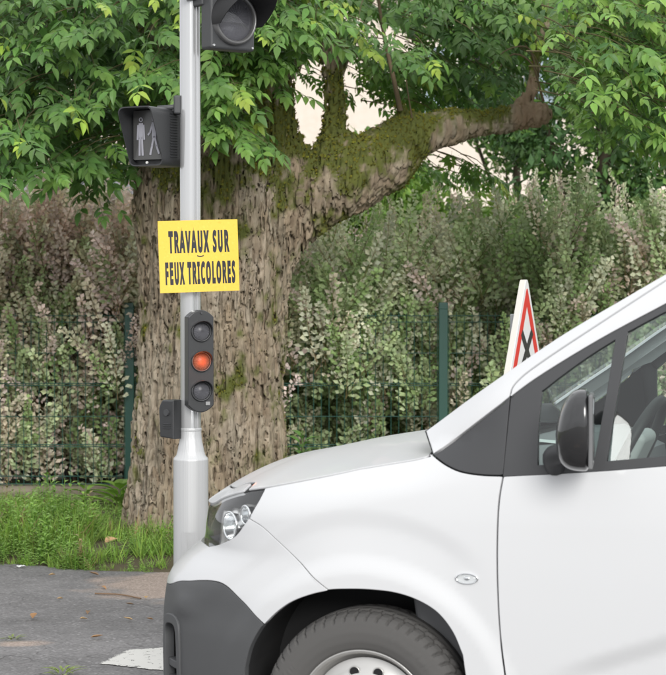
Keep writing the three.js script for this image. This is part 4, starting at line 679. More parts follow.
  for (const [x, y, r, m] of [[221, 523, .042, M.chrome], [239, 507, .028, M.chrome]]) { // reflector cups with a projector lens
    const [a, v] = onSide(x, y), p = S(a, v), e = .01, q = S(a + e, v), q2 = S(a, v + e), n = V(q[0] - p[0], q[1] - p[1], -(q[2] - p[2])).cross(V(q2[0] - p[0], q2[1] - p[1], -(q2[2] - p[2]))).normalize(); if (n.z > 0) n.negate();
    const c = V(p[0], p[1], -p[2]).addScaledVector(n, -.055), fwd = V(.62, -.02, -.78).normalize();
    const bowl = lathe([[.001, -.03], [r * .5, -.022], [r * .85, 0], [r, .025]], 32); bowl.rotateX(Math.PI / 2); const bulb = new THREE.SphereGeometry(r * .45, 20, 12); bulb.translate(0, 0, .005);
    const ring = new THREE.TorusGeometry(r, .004, 8, 40); ring.translate(0, 0, .025);
    const mt = new THREE.Matrix4().lookAt(fwd, V(0, 0, 0), V(0, 1, 0)); const f = g => { g.applyMatrix4(mt); g.translate(c.x, c.y, c.z); if (s < 0) { g.scale(1, 1, -1); } return g; };
    mesh('reflector', [f(bowl), f(ring)], m, hl); mesh('projector_lens', f(bulb), M.clear, hl);
  }
  // wheel arch liner
  const lin1 = []; { const ring = [...archRear, ...arch, ...archFore], g = new THREE.BufferGeometry(), p = [], ix = []; const cs = ring.map(q => S(q[0], q[1])); cs.forEach((q, i) => { const k = .97; p.push(q[0], q[1], -s * (q[2] - .013), q[0] * 1.0, q[1] + .004, -s * (q[2] - .05), q[0] * 1.06, (q[1] - .325) * 1.05 + .325, -s * .55); if (i) { const a = (i - 1) * 3, b = i * 3; for (const k of [0, 1]) ix.push(a + k, b + k, b + k + 1, a + k, b + k + 1, a + k + 1); } }); g.setAttribute('position', new THREE.Float32BufferAttribute(p, 3)); g.setIndex(ix); g.computeVertexNormals(); lin1.push(g);
    const fan = [], c0 = [0, .4, -s * .55]; for (let i = 0; i + 1 < cs.length; i++) { fan.push(...c0, cs[i][0] * 1.06, (cs[i][1] - .325) * 1.05 + .325, -s * .55, cs[i + 1][0] * 1.06, (cs[i + 1][1] - .325) * 1.05 + .325, -s * .55); } const fg = new THREE.BufferGeometry(); fg.setAttribute('position', new THREE.Float32BufferAttribute(fan, 3)); fg.computeVertexNormals(); lin1.push(fg); }
  mesh('wheel_arch_liner', lin1, M.liner, van);
  // cargo side behind the door, rear wheel opening included
  const rw = []; for (let i = 0; i <= 24; i++) { const f = i / 24 * Math.PI; rw.push([-2.785 + Math.cos(f) * .39, .33 + Math.sin(f) * .375]); }
  mesh('cargo_side', sheet([[-1.626, roofLine], [-1.626, .25], [-2.36, .25], ...rw.slice(0).map(p => [p[0], p[1]]), [-3.3, .3], [-3.46, .5], [-3.46, 1.5], [-3.40, roofLine]], S, { ...o, cx: .06, cy: .06 }), M.paint, van);
  mesh('sill', sheet([[aR[0] - .03, .2], [aR[0] - .03, .22], [dE[0], .262], [-2.36, .248], [-2.36, .19]], S, { sign: s, cx: .1, cy: .02 }), M.plastic, van);
}
// bumper: white upper shell, dark lower corners, side intakes
const lampIn = [[lastTop[0] + .17, lampV + .012], [lastTop[0] + .08, lampV]];
const bumperTop = [...[...blackTop].reverse()];
mesh('bumper', both([[QN, btEnd[1] - .05], [QN, lampV - .012], [lastTop[0] + .18, lampV - .006], ...curve([lampIn[1], ...side([[209, 547]])], 3), ...lampLow.slice(1), ...seam.slice(1), ...arch.slice(archFront, archLow + 1).slice(1), ...blackTop.slice(1), ...blackNose], S, { gap: .0014 }), M.paint, van);
const [ni1] = onSide(180.5, 650), ni0 = ni1 + .155, nTop = onSide(176, 620)[1];
const notch = curve([[ni1 + .018, .16], [ni1 + .018, nTop - .08], [ni1 + .035, nTop - .02], [ni1 + .075, nTop - .012], [ni0 - .02, nTop - .03], [ni0 - .018, nTop - .1], [ni0 - .018, .16]], 5);
const [bca, bcv] = onSide(190, 607), SB = (a, v) => { const p = S(a, v), k = .012 * Math.exp(-(((a - bca - .04) / .075) ** 2) - (((v - bcv) / .03) ** 2)) + .006 * sstep(.02, -.06, a - ni1) * sstep(.2, .1, Math.abs(v - .42)); return [p[0] + k * .5, p[1], p[2] + k * .8]; };
const bump = mesh('bumper_lower', both([...blackTop, ...blackNose, [QN, .16], ...[...notch].reverse(), [aL[0] + .03, .2], ...[...archFore].reverse(), ...[...arch.slice(archLow)].reverse()], SB, { gap: G, t: .02 }), M.plastic, van);
for (const s of [1, -1]) {
  const outer = curve([[ni1, .16], [ni1, nTop - .06], [ni1 + .018, nTop + .0], [ni1 + .075, nTop + .012], [ni0 + .0, nTop - .012], [ni0 + .004, nTop - .1], [ni0 + .004, .16]], 5);
  mesh('intake_frame', sheet([...outer, ...[...notch].reverse()], S, { sign: s, off: .008, t: .03, round: .004 }), M.plastic, bump);
  mesh('intake_back', sheet([...notch], S, { sign: s, off: -.055, t: 0, gap: -.01 }), M.dark, bump);
  for (const v of [.18, .235, .29, .345, .40]) mesh('slat', sheet([[ni1 + .012, v], [ni1 + .012, v + .018], [ni0 - .012, v + .018], [ni0 - .012, v]], S, { sign: s, off: -.004, t: .045, round: .004 }), M.plastic, bump);
}
mesh('grille', both([[QN, lampV - .006], [QN, noseTopV - .014], [lastTop[0] + .19, noseTopV - .014], [lastTop[0] + .19, lampV]], S, { off: -.01 }), M.gloss, van);
// bonnet and the white nose panel in front of it
const edge3 = edgeTop.map(p => S(p[0], p[1])), eL = [0]; for (let i = 1; i < edge3.length; i++) eL.push(eL[i - 1] + Math.hypot(edge3[i][0] - edge3[i - 1][0], edge3[i][1] - edge3[i - 1][1], edge3[i][2] - edge3[i - 1][2]));
const ET = eL.at(-1), qOf = a => { let i = 0; while (i < edgeTop.length - 2 && edgeTop[i + 1][0] < a) i++; return eL[i] / ET; };
function edgeAt(q) { const x = clamp(q) * ET; let i = 0; while (i < eL.length - 2 && eL[i + 1] < x) i++; const k = (x - eL[i]) / (eL[i + 1] - eL[i]); return [0, 1, 2].map(j => mix(edge3[i][j], edge3[i + 1][j], k)); }
const spineU = spline([[0, -.06], [.4, .22], [.7, .36], [1, .42]]), spineV = spline([[0, 1.142], [.4, 1.088], [.7, 1.052], [1, 1.04]]);
function T(q, m) { const e = edgeAt(q), k = 1 - Math.abs(1 - m) ** 2.1; return [mix(e[0], spineU(q), m), mix(e[1], spineV(q), k), mix(e[2], 0, m)]; }
const qk = qOf(onSide(244, 490)[0]);
mesh('bonnet', both([...lerpLine([0, 0], [qk, 0], 20), ...curve([[qk, 0], [qk + .012, .05], [qk + .03, .10], [qk + .1, .13], [.9, .15], [1, .15]], 5).slice(1), [1, 1], [0, 1]], T, { cx: .02, cy: .04, gap: .013 }), M.paint, van);
mesh('nose_panel', both([[qk, 0], ...curve([[qk, 0], [qk + .012, .05], [qk + .03, .10], [qk + .1, .13], [.9, .15], [1, .15]], 5).slice(1), [1, 0]], T, { cx: .02, cy: .03, gap: .0045 }), M.paint, van);
// windscreen, roof, rear
const pil3 = pillarLine.map(p => S(p[0], p[1])), pLn = pil3.length - 1;
function screen(k, x) { const f = clamp(k) * pLn, i = Math.min(pLn - 1, Math.floor(f)), t = f - i, e = [0, 1, 2].map(j => mix(pil3[i][j], pil3[i + 1][j], t)); const c = 1 - x * x; return [e[0] + .045 * c, e[1] + .012 * c, e[2] * x]; }
mesh('windscreen', sheet([[0, -.99], [1, -.99], [1, .99], [0, .99]], screen, { cx: .06, cy: .06, off: -.004, t: 0 }), M.glass, van);
const cowl = (y, x) => { const b = screen(0, x), s = Math.sign(x) || 1, q = 0, e = T(0, 1 - Math.abs(x)); return [mix(e[0] - .006, b[0], y), mix(e[1] - .012, b[1], y), mix(e[2] * s, b[2], y)]; };
mesh('cowl', sheet([[0, -1], [1, -1], [1, 1], [0, 1]], cowl, { cx: .25, cy: .05, off: -.002, t: 0 }), M.trim, van);
const roofAt = (u, x) => { const w = 1 - x * x, e = S(Math.min(u, pTop[0]), roofLine + .02); const f = sstep(pTop[0] - .35, pTop[0], u); return [u + .045 * w * f, mix(roofLine + .022, pTop[1] + .005, f) + .075 * Math.max(0, w) ** .8, x * (mix(e[2] - .004, pil3[pLn][2], f))]; };
mesh('roof', sheet([[pTop[0], -1], [pTop[0], 1], [-3.42, 1], [-3.42, -1]], roofAt, { cx: .12, cy: .06, t: 0 }), M.paint, van);
mesh('rear_door', at(box(.03, 1.36, 1.5, .01), -3.43, .98, 0), M.paint, van);
mesh('underbody', [at(box(3.0, .06, 1.3, .01), -1.75, .27, 0), at(box(.62, .1, 1.0, .01), .36, .3, 0), at(box(.5, .5, .9, .02), .2, .62, 0)], M.dark, van);
// dark inner shells behind the panel joints
mesh('inner_shell', [...both([[0, -.0], [.97, 0], [.97, .16], [0, .16]], T, { off: -.005, t: 0, cx: .02, cy: .04 }), ...both([[.42, .5], [.42, .82], [.2, .95], [-.2, 1.0], [-.5, 1.05], [-.62, 1.085], [-1.6, 1.10], [-1.6, .3], [-.42, .3], [-.47, .6], [-.2, .82], [.2, .82]], S, { off: -.035, t: 0, cx: .1, cy: .05 }), ...both([...blackUp, ...lerpLine(onSide(522, 390), onSide(527, 470), 3), ...lerpLine(onSide(515, 474), onSide(440, 459), 3)], S, { off: -.03, t: 0 })], M.dark, van);
// cab
mesh('cab_lining', both([...pillarLine.slice(2), [pTop[0] - .3, roofLine + .04], [-1.6, roofLine], ...[...mTopAll].reverse(), onSide(616, 337), onSide(541, 390), onSide(511, 398), ...[...blackUp].reverse().slice(1)], S, { off: -.03, t: 0, gap: .03 }), std(lin(.36, .365, .37), .85), van);
mesh('floor', at(box(1.7, .04, 1.5, .01), -.95, .42, 0), M.dark, van);
mesh('bulkhead', at(box(.03, 1.25, 1.56, .01), -1.66, 1.05, 0), std(lin(.45, .46, .46), .8), van);
const dashG = new THREE.Shape([[-.5, .5], [-.16, .5], [-.08, 1.03], [-.25, 1.07], [-.42, 1.08], [-.55, 1.02], [-.58, .86]].map(p => new THREE.Vector2(...p)));
{ const g = new THREE.ExtrudeGeometry(dashG, { depth: 1.5, bevelEnabled: true, bevelSize: .02, bevelThickness: .02, bevelSegments: 3 }); g.translate(0, 0, -.75); mesh('dashboard', g, M.dash, van); }
for (const z of [-.4, .4]) {
  const cush = at(box(.5, .18, .5, .07, 4), -1.2, .68, z), back = at(box(.16, .62, .48, .07, 4), 0, 0, 0); back.rotateZ(.25); back.translate(-1.5, 1.02, z);
  const seat = mesh('seat', [cush, back], M.seat, van); const hr = box(.1, .2, .27, .045, 4); hr.rotateZ(.2); hr.translate(-1.59, 1.44, z); mesh('headrest', [hr, at(cyl(.007, .007, .12, 8), -1.58, 1.32, z - .06), at(cyl(.007, .007, .12, 8), -1.58, 1.32, z + .06)], M.seat, seat);
}
{ const t = new THREE.TorusGeometry(.185, .016, 12, 48), hub = box(.2, .17, .05, .024), sp1 = box(.34, .03, .014, .005), sp2 = box(.03, .17, .014, .005); sp2.translate(0, -.09, 0); const st2 = [t, hub, sp1, sp2]; for (const g of st2) { g.rotateY(-Math.PI / 2); g.rotateZ(.45); g.translate(-.70, 1.085, -.42); } const [ringG, hubG, ...spk] = st2; const sw = mesh('steering_wheel', [ringG, ...spk], M.seal, van); mesh('wheel_hub', hubG, std(lin(.45, .46, .46), .6), sw); }
// mirrors
for (const s of [1, -1]) {
  const arm = onSide(560, 466), p0 = S(arm[0], arm[1]);
  const g = new THREE.SphereGeometry(1, 48, 32), pp = g.attributes.position;
  for (let i = 0; i < pp.count; i++) { let x = pp.getX(i), y = pp.getY(i), z = pp.getZ(i); const sx = Math.sign(x) * Math.abs(x) ** .75, sy = Math.sign(y) * Math.abs(y) ** .72, sz = Math.sign(z) * Math.abs(z) ** .7; let X = sx * (x > 0 ? .078 : .022), Y = sy * .112 + (x > 0 ? -.012 * x * x : 0), Z = sz * .085; X *= 1 - .18 * clamp(sy, 0, 1); pp.setXYZ(i, X, Y, Z); }
  g.computeVertexNormals();
  const c = onSide(582, 431), pc = S(c[0], c[1]); const mc = [c[0] + .005 + .16 * Math.tan(TH) - .11, c[1] + .016, p0[2] + .15];
  const turn = h => { h.rotateY(s * .2); h.translate(mc[0], mc[1], -s * mc[2]); return h; };
  turn(g);
  const hs = mesh('mirror', g, M.gloss, van);
  const foot = tube([V(p0[0] + .015, p0[1] - .004, -s * (p0[2] - .01)), V(p0[0] + .012, p0[1] + .03, -s * (p0[2] + .03)), V(mc[0] + .02, mc[1] - .06, -s * (mc[2] - .07)), V(mc[0] + .01, mc[1] - .04, -s * (mc[2] - .03))], t => .03 - .004 * t, 14, 6); mesh('mirror_arm', foot, M.trim, hs);
  const rim = box(.012, .2, .155, .004); rim.translate(-.018, -.002, 0); turn(rim); mesh('mirror_rim', rim, std(lin(.16, .162, .165), .45), hs);
  const gq = new THREE.Shape(), gw = .064, gh = .087, gr = .04; gq.moveTo(-gw + gr, -gh); gq.lineTo(gw - gr, -gh); gq.quadraticCurveTo(gw, -gh, gw, -gh + gr); gq.lineTo(gw, gh - gr); gq.quadraticCurveTo(gw, gh, gw - gr, gh); gq.lineTo(-gw + gr, gh); gq.quadraticCurveTo(-gw, gh, -gw, gh - gr); gq.lineTo(-gw, -gh + gr); gq.quadraticCurveTo(-gw, -gh, -gw + gr, -gh); const gl = new THREE.ExtrudeGeometry(gq, { depth: .002, bevelEnabled: false }); gl.rotateY(-Math.PI / 2); gl.translate(-.0245, 0, 0); turn(gl); mesh('mirror_glass', gl, std(lin(.42, .44, .44), .08, { metalness: 1 }), hs);
}
// wheels
function makeWheel() {
  const w = new THREE.Group(); w.name = 'wheel'; w.userData.base = 'wheel';
  const prof = [[.203, -.075], [.212, -.094], [.235, -.103], [.262, -.1055], [.288, -.101], [.304, -.094], [.3135, -.084], [.319, -.070], [.3225, -.05], [.3245, -.025], [.325, 0]]; const full = [...prof, ...prof.slice(0, -1).reverse().map(p => [p[0], -p[1]])];
  const fine = []; for (let i = 0; i + 1 < full.length; i++) { const n = 4; for (let j = 0; j < n; j++) fine.push([mix(full[i][0], full[i + 1][0], j / n), mix(full[i][1], full[i + 1][1], j / n)]); } fine.push(full.at(-1));
  const n = 672, pos = [], ix = [];
  for (let i = 0; i <= n; i++) for (let j = 0; j < fine.length; j++) {
    let [r, z] = fine[j]; const f = i / n * Math.PI * 2, az = Math.abs(z);
    if (r > .293 && az < .1) { // tread blocks: slanted cross grooves on the shoulder, four rings round
      const lane = [.022, .056].some(c => Math.abs(az - c) < .0045); const pitch = 56, ph = (f / (Math.PI * 2) * pitch + (az > .056 ? az * 9 : az * 20) + (z > 0 ? .5 : 0)) % 1; if (lane) r -= .007; else if (ph < .24 && az > .026) { r -= .0075 * sstep(.293, .306, r); if (az > .08) z *= .965; } }
    if (r < .3 && r > .225) { if (Math.abs(r - .297) < .0022) z *= 1.012; if (Math.abs(r - .244) < .002) z *= 1.012; const letter = sstep(.04, .1, N3(f * 26, r * 60, 3)) * sstep(.252, .256, r) * (1 - sstep(.274, .278, r)) * sstep(.2, .35, Math.sin(f * 3 + 1)); z *= 1 + .008 * letter; }
    pos.push(r * Math.cos(f), r * Math.sin(f), z);
  }
  const m = fine.length; for (let i = 0; i < n; i++) for (let j = 0; j + 1 < m; j++) { const a = i * m + j, b = a + m; ix.push(a, b, b + 1, a, b + 1, a + 1); }
  const g = new THREE.BufferGeometry(); g.setAttribute('position', new THREE.Float32BufferAttribute(pos, 3)); g.setIndex(ix); g.computeVertexNormals(); mesh('tyre', g, M.rubber, w);
  // steel rim: lip ring, pierced disc, cap. outer face looks along -z
  const lip = lathe([[.207, -.080], [.2105, -.086], [.207, -.0905], [.200, -.088], [.196, -.078], [.192, -.055], [.178, -.045], [.172, -.03], [.172, .07], [.2, .08]], 72); lip.rotateX(Math.PI / 2);
  const disc = lathe([[.03, -.030], [.05, -.032], [.075, -.05], [.095, -.066], [.115, -.071], [.13, -.067], [.15, -.056], [.165, -.05], [.18, -.049]], 72); disc.rotateX(Math.PI / 2); const vents = [], lips = []; for (let i = 0; i < 12; i++) { const f = i / 12 * Math.PI * 2 + .26, c = Math.cos(f) * .142, q = Math.sin(f) * .142; const e = cyl(.0145, .0145, .012, 24); e.rotateX(Math.PI / 2); e.translate(c, q, -.0575); vents.push(e); const l = new THREE.TorusGeometry(.0155, .0022, 8, 28); l.translate(c, q, -.0615); lips.push(l); }
  lip.scale(1, 1, -1); disc.scale(1, 1, -1); for (const g of [lip, disc]) { const z = g.attributes.position; let m = 0; for (let i = 0; i < z.count; i++) m += z.getZ(i); if (m > 0) g.scale(1, 1, -1); }
  const cap = lathe([[.001, -.058], [.03, -.056], [.045, -.045], [.048, -.03]], 36); cap.rotateX(Math.PI / 2); for (const q of [lip]) { const a = q.attributes.position; }
  mesh('rim', [lip, disc, ...lips], M.steel, w); mesh('vent_holes', vents, M.dark, w); mesh('hub_cap', cap, M.plastic, w);
  const drum = cyl(.15, .15, .1, 32); drum.rotateX(Math.PI / 2); drum.translate(0, 0, .02); mesh('brake', drum, M.dark, w);
  return w;
}
{ const w0 = makeWheel(); [[0, .79, 1], [0, .79, -1], [-2.785, .79, 1], [-2.785, .79, -1]].forEach(([u, w, s], i) => { const k = i ? w0.clone() : w0; if (i) k.name = `wheel_00${i}`; k.position.set(u, WHEEL_R, -s * w); if (s < 0) k.rotation.y = Math.PI; van.add(k); }); }
{ const pap = mesh('paper_sheet', (() => { const g = new THREE.PlaneGeometry(.21, .15, 6, 4), p = g.attributes.position; for (let i = 0; i < p.count; i++) p.setZ(i, .006 * Math.sin(p.getX(i) * 20)); g.rotateX(-Math.PI / 2); return g; })(), std(lin(.7, .72, .7), .8)); const q = toWorld(-.36, 1.106, .2); pap.position.copy(q); pap.rotation.y = Math.PI - TH + .4; tag(pap, 'white paper sheet lying on the dashboard inside the van', 'paper'); }
// ---------- background planting ----------
function leafClump(seed, n, r, L, Wd) { const R = mulberry(seed), s = new Soup(); for (let i = 0; i < n; i++) { const o = V(R() - .5, R() - .5, R() - .5).multiplyScalar(2 * r), d = V(R() - .5, -.3 + .6 * (R() - .5), R() - .5).normalize(), k = .75 + .5 * R(); blade(s, o, d, V(R() - .5, 1, R() - .5).normalize(), L * (.7 + .6 * R()), Wd * (.7 + .6 * R()), .25, .3, [k, k, k], 1); } return s.geo(); }
const clumps = [1, 2, 3].map(i => leafClump(700 + i, 34, .17, .10, .05));
const bgMat = phys(0xffffff, .78, { vertexColors: true, transmission: .32, thickness: 0, clearcoat: .2, clearcoatRoughness: .45 });
function bush(name, label, category, pos, blobs, tones, n, seed, trunk, sc = 1) { // blobs: [x, y, z, rx, ry, rz] about pos
  const R = mulberry(seed), o = thing(name, label, category, pos), list = clumps.map(() => []), vol = blobs.map(b => b[3] * b[4] * b[5]), tot = vol.reduce((a, b) => a + b);
  blobs.forEach((b, bi) => { const m = Math.round(n * vol[bi] / tot); for (let i = 0; i < m; i++) { let v; do { v = V(R() * 2 - 1, R() * 2 - 1, R() * 2 - 1); } while (v.lengthSq() > 1 || (v.lengthSq() < .35 && R() < .7)); const p = V(b[0] + v.x * b[3], b[1] + v.y * b[4], b[2] + v.z * b[5]); if (fbm(p.x * 1.6 + seed, p.y * 1.6, p.z * 1.6, 2) < -.16) continue; const s = sc * (.7 + .6 * R()); list[(R() * 3) | 0].push({ m: new THREE.Matrix4().compose(p, new THREE.Quaternion().setFromEuler(new THREE.Euler(R() * 6, R() * 6, R() * 6)), V(s, s, s)), c: tones[(R() * tones.length) | 0].clone().multiplyScalar(.75 + .5 * R()) }); } });
  clumps.forEach((g, k) => instances(trunk ? 'crown' : 'foliage', g, bgMat, list[k], o));
  const wood = std(lin(.11, .085, .06), .9);
  if (trunk) { const top = Math.max(...blobs.map(b => b[1])); mesh('trunk', tube([V(0, -.1, 0), V(.05, top * .5, .05), V(-.05, top, 0)], t => trunk * (1 - .6 * t), 9, 6), wood, o); for (const b of blobs.slice(1)) mesh('limb', tube([V(0, b[1] * .45, 0), V(b[0] * .5, b[1] * .7, b[2] * .5), V(b[0], b[1], b[2])], t => trunk * .45 * (1 - .7 * t), 6, 4), wood, o); }
  else for (const b of blobs) for (let i = 0; i < 4; i++) mesh('stem', tube([V(b[0] * .5 + (R() - .5) * .2, -.05, b[2] * .5), V(b[0] + (R() - .5) * b[3], b[1] * .6, b[2]), V(b[0] + (R() - .5) * b[3], b[1] + b[4] * .5, b[2])], t => .018 * (1 - .7 * t), 5, 4), wood, o);
  return o;
}
const G1 = [lin(.045, .125, .028), lin(.06, .15, .033), lin(.04, .10, .03)], G2 = [lin(.11, .24, .04), lin(.16, .31, .05), lin(.08, .19, .04)], LIME = [lin(.32, .50, .09), lin(.42, .58, .14), lin(.24, .42, .08)], DEEP = [lin(.07, .17, .045), lin(.10, .22, .05), lin(.15, .28, .05)];
const gx = (px, d) => (px - PW / 2) / F * d;
bush('garden_tree', 'dark green garden tree behind the pinkish hedge', 'tree', V(gx(60, 19), 0, -19), [[0, 3.1, 0, 1.7, 1.2, .8], [-1.2, 3.6, 0, 1.2, 1.2, .8], [.75, 2.75, .2, .7, .75, .6], [.4, 4.6, 0, 1.6, 1.2, 1], [-.6, 2.35, .3, .8, .45, .5]], G1, 1150, 81, .12);
bush('drooping_tree', 'dark drooping evergreen tree above the olive hedge', 'tree', V(gx(600, 18.5), 0, -18.5), [[0, 3.2, 0, .95, 1.1, .7], [.9, 3.0, 0, .9, 1.1, .7], [-.62, 3.5, -.1, .62, .85, .6], [.2, 4.4, 0, 1.4, 1.0, .9], [.4, 2.35, .2, .8, .5, .5]], DEEP, 900, 82, .12, .9);
bush('young_tree', 'mid green slender tree in front of the cream house', 'tree', V(gx(512, 22), 0, -22), [[-.3, 4.0, 0, .42, .55, .5], [.05, 3.55, 0, .5, .55, .5], [-.9, 4.7, 0, 1.1, .5, .6], [.2, 4.7, .1, .8, .7, .5], [-.08, 3.0, .1, .35, .4, .4]], G2, 330, 83, .06, .9);
bush('lime_shrub', 'bright lime green shrub glimpsed under the mossy limb', 'shrub', V(gx(372, 20), 0, -20), [[0, 2.0, 0, .42, .55, .5], [-.35, 1.8, .1, .35, .5, .4], [.5, 1.95, 0, .5, .42, .4], [1.1, 1.95, .1, .5, .4, .4], [.1, 2.4, .3, .45, .35, .3]], LIME, 700, 84, 0, .85);
bush('ivy_shrub', 'dark green shrub between fork of the big tree and the house', 'shrub', V(gx(360, 21), 0, -21), [[.15, 2.75, 0, .32, .42, .4], [.55, 2.55, 0, .3, .3, .3], [-.45, 2.1, 0, .3, .5, .4], [-.82, 2.9, .1, .12, .7, .3]], G2, 190, 85, 0, .75);
// big stones of the garden wall over the left hedge
{
  const R = mulberry(31), D = 17.2, wallM = [lin(.30, .30, .32), lin(.36, .35, .36), lin(.25, .25, .27), lin(.27, .19, .15)].map(c => std(c, .9));
  const w = thing('stone_wall', 'garden wall of rounded grey boulders showing above the pinkish hedge', 'wall', V(gx(20, D), 0, -D));
  const shapes = [1, 2, 3].map(k => { const g = new THREE.IcosahedronGeometry(1, 3), p = g.attributes.position; for (let i = 0; i < p.count; i++) { const v = V(p.getX(i), p.getY(i), p.getZ(i)), s = 1 + .22 * N3(v.x * 1.3 + k * 9, v.y * 1.3, v.z * 1.3) + .05 * N3(v.x * 6 + k, v.y * 6, v.z * 6); p.setXYZ(i, v.x * s, v.y * s, v.z * s); } g.computeVertexNormals(); return g; });
  for (let row = 0; row < 8; row++) for (let i = 0; i < 9; i++) { const m = mesh('stone', shapes[(R() * 3) | 0], wallM[R() < .15 ? 3 : (R() * 3) | 0], w); m.position.set(-1.1 + i * .26 + (row % 2) * .13 + (R() - .5) * .04, .15 + row * .305 + (R() - .5) * .05, (R() - .5) * .08); m.scale.set(.155 + .02 * R(), .165 + .02 * R(), .2); m.rotation.set(R() * 6, R() * .4, R() * .4); }
}
// ---------- verge plants ----------
{
  const R = mulberry(303);
  const tuft = seed => { const r = mulberry(seed), s = new Soup(); for (let i = 0; i < 16; i++) { const a = r() * 6.28, d = V(Math.cos(a) * (.25 + .5 * r()), 1, Math.sin(a) * (.25 + .5 * r())).normalize(), k = .75 + .5 * r(); blade(s, V((r() - .5) * .07, 0, (r() - .5) * .07), d, V(Math.cos(a), .3, Math.sin(a)).normalize(), .10 + .14 * r(), .007 + .004 * r(), .3, -.35 * r(), [k * (.9 + .3 * r()), k, k], 3); } return s.geo(); };
  const weed = seed => { const r = mulberry(seed), s = new Soup(); for (let q = 0; q < 3; q++) { const o = V((r() - .5) * .08, 0, (r() - .5) * .08), H = .14 + .16 * r(), ln = V((r() - .5) * .3, 1, (r() - .5) * .3); stalk(s, o, o.clone().addScaledVector(ln, H), .0022, [.7, .8, .5]); for (let i = 0; i < 13; i++) { const t = .15 + .85 * i / 13, a = i * 2.4 + r(), k = .8 + .4 * r(); blade(s, o.clone().addScaledVector(ln, H * t), V(Math.cos(a), .25 + .5 * r(), Math.sin(a)).normalize(), V(0, 1, 0), (.045 + .03 * r()) * (1.15 - .5 * t), .016 + .008 * r(), .25, .35, [k * (.95 + .15 * r()), k, k * .9], 1); } } return s.geo(); };
  const gT = [1, 2, 3].map(i => tuft(900 + i)), gW = [1, 2, 3].map(i => weed(950 + i)), mat = phys(0xffffff, .75, { vertexColors: true, transmission: .35, thickness: 0, clearcoat: .15, clearcoatRoughness: .5 });
  const place = (n, zlim, kind) => { const L = [[], [], []]; for (let i = 0; i < n; i++) { const x = mix(-4.4, 2.8, R()), z = mix(edgeZ(x) + .09 * R() * R() + .01, -14.55, R() ** 1.15); if (Math.hypot((x - treeBase.x) / .62, (z + TD) / .58) < 1) continue; const dens = fbm(x * 1.5, z * 1.5, kind * 3, 3); if (dens < -.14) continue; const near = sstep(edgeZ(x) + .02, edgeZ(x) - .25, z), back = sstep(-12.1, -13.7, z), s = (.5 + .5 * near) * (1 - .55 * back) * (1 - .4 * sstep(-1.5, -1.25, x)) * (.75 + .5 * R()) * (1 + 1.3 * dens), k = .8 + .4 * R(), y = vergeY(x, z) - .012; const dry = R() < .07; L[(R() * 3) | 0].push({ m: new THREE.Matrix4().compose(V(x, y, z), new THREE.Quaternion().setFromEuler(new THREE.Euler((R() - .5) * .3, R() * 6.28, (R() - .5) * .3)), V(s, s * (.9 + .3 * R()), s)), c: dry ? lin(.36 * k, .30 * k, .14 * k) : kind ? lin(.26 * k, .46 * k, .07 * k) : lin(.25 * k, .43 * k, .06 * k) }); } return L; };
  const grass = new THREE.Group(); grass.name = 'verge_grass'; scene.add(grass); grass.userData = { kind: 'stuff', label: 'lush green grass and weeds on the verge below the fence', category: 'grass' };
  const A = place(3400, 0, 0), B = place(2600, 0, 1); gT.forEach((g, k) => instances('grass_blades', g, mat, A[k], grass)); gW.forEach((g, k) => instances('low_weeds', g, mat, B[k], grass));
  // bold leafy plants
  const plant = (label, pos, n, len, wid, up, tone, seed) => { const r = mulberry(seed), p = thing('leafy_plant', label, 'plant', pos); const m = phys(tone, .7, { transmission: .35, thickness: 0, clearcoat: .25, clearcoatRoughness: .4 }); for (let i = 0; i < n; i++) { const s = new Soup(), a = i * 2.4 + r(), t = i / n, H = up * t; blade(s, V(Math.cos(a) * .02, H, Math.sin(a) * .02), V(Math.cos(a), .55 + .5 * r(), Math.sin(a)).normalize(), V(Math.cos(a) * -.3, 1, Math.sin(a) * -.3).normalize(), len * (.7 + .5 * r()) * (1.1 - .4 * t), wid * (.8 + .4 * r()), .35, .5, [1, 1, 1], 4); mesh('leaf', s.geo(), m, p); } if (up > .05) mesh('stem', tube([V(0, -.02, 0), V(.01, up * .5, .01), V(0, up + .03, 0)], .004, 6), std(lin(.12, .2, .05), .8), p); return p; };
  const onV = (px, d) => { const x = gx(px, d); return V(x, vergeY(x, -d) - .01, -d); };
  plant('broad leaved bright green plant beside the foot of the fence post', onV(119, 14.2), 18, .24, .085, .16, lin(.30, .52, .07), 41);
  plant('smaller bright green weed at the foot of the concrete plinth', onV(85, 14.35), 12, .17, .055, .14, lin(.28, .48, .07), 42);
  plant('tall nettle like green plant to the right of the trunk', onV(302, 14.2), 34, .16, .05, .52, lin(.19, .40, .08), 43);
  plant('slender green plant rising behind the van bonnet near the trunk', onV(322, 14.1), 24, .14, .045, .40, lin(.2, .42, .08), 44);
  const y0 = ground(62, 676); const kp = plant('small yellowish weed growing from the asphalt by the crossing stripes', V(y0.x, 0, y0.z), 16, .075, .014, .03, lin(.22, .30, .05), 45);
  const y1 = ground(12, 640); plant('tiny weed tuft in a crack beside the worn stripe', V(y1.x, 0, y1.z), 9, .05, .014, .01, lin(.2, .26, .06), 46);
}
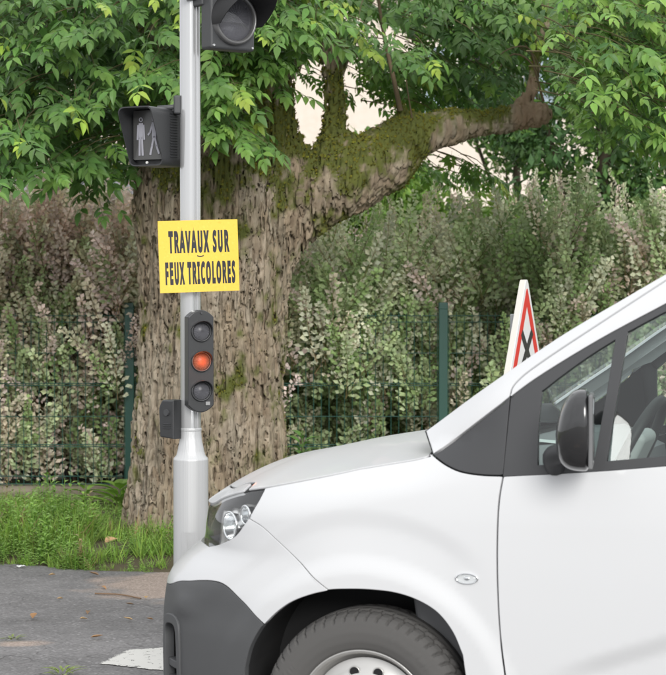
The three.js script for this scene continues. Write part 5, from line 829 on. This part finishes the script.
// ---------- litter on the asphalt ----------
{
  const R = mulberry(77), dry = [lin(.34, .20, .10), lin(.42, .29, .15), lin(.22, .14, .08)].map(c => std(c, .85));
  for (const [px, py, s] of [[94, 577, 1], [88, 614, .8], [130, 607, .8], [84, 621, .7], [128, 622, .8], [34, 620, 1.1], [97, 640, 1], [52, 577, .7], [146, 600, .7], [60, 601, .6], [150, 622, .6], [104, 589, .8]]) { const p = ground(px, py), so = new Soup(); blade(so, V(-.03, 0, 0), V(1, 0, 0), V(0, 1, 0), .06, .03, .5 + .5 * R(), -.3 + .6 * R(), [1, 1, 1], 3); const m = mesh('dry_leaf', so.geo(), dry[(R() * 3) | 0]); m.position.set(p.x, .012, p.z); m.rotation.y = R() * 6; m.scale.setScalar(s); tag(m, 'small curled brown leaf lying on the asphalt', 'leaf', 'dry leaves on the asphalt'); }
  const big = new Soup(); blade(big, V(-.04, 0, 0), V(1, .1, 0), V(0, 1, 0), .075, .045, .6, .4, [1, 1, 1], 4); const b = mesh('fallen_leaf', big.geo(), std(lin(.50, .30, .17), .8)); const q = ground(111, 560); b.position.set(q.x, .12, q.z); b.rotation.set(.6, .4, .3); tag(b, 'larger tan dead leaf caught in the verge grass', 'leaf');
  const a = ground(95, 595), c = ground(141, 600); tag(mesh('twig', tube([V(a.x, .008, a.z), V((a.x + c.x) / 2, .01, (a.z + c.z) / 2 - .04), V(c.x, .008, c.z)], .004, 6), std(lin(.2, .13, .08), .9)), 'thin brown twig on the asphalt below the verge', 'twig');
  const w = ground(21, 568), pb = mesh('litter_scrap', (() => { const g = new THREE.PlaneGeometry(.05, .03, 5, 3), p = g.attributes.position; for (let i = 0; i < p.count; i++) p.setZ(i, .008 * N3(p.getX(i) * 60, p.getY(i) * 60, 1)); g.rotateX(-Math.PI / 2); g.computeVertexNormals(); return g; })(), std(lin(.75, .75, .75), .7)); pb.position.set(w.x, .012, w.z); tag(pb, 'scrap of white paper at the edge of the verge', 'litter');
}
for (const o of scene.children) o.traverse(c => { delete c.userData.base; });
renderer.render(scene, camera);
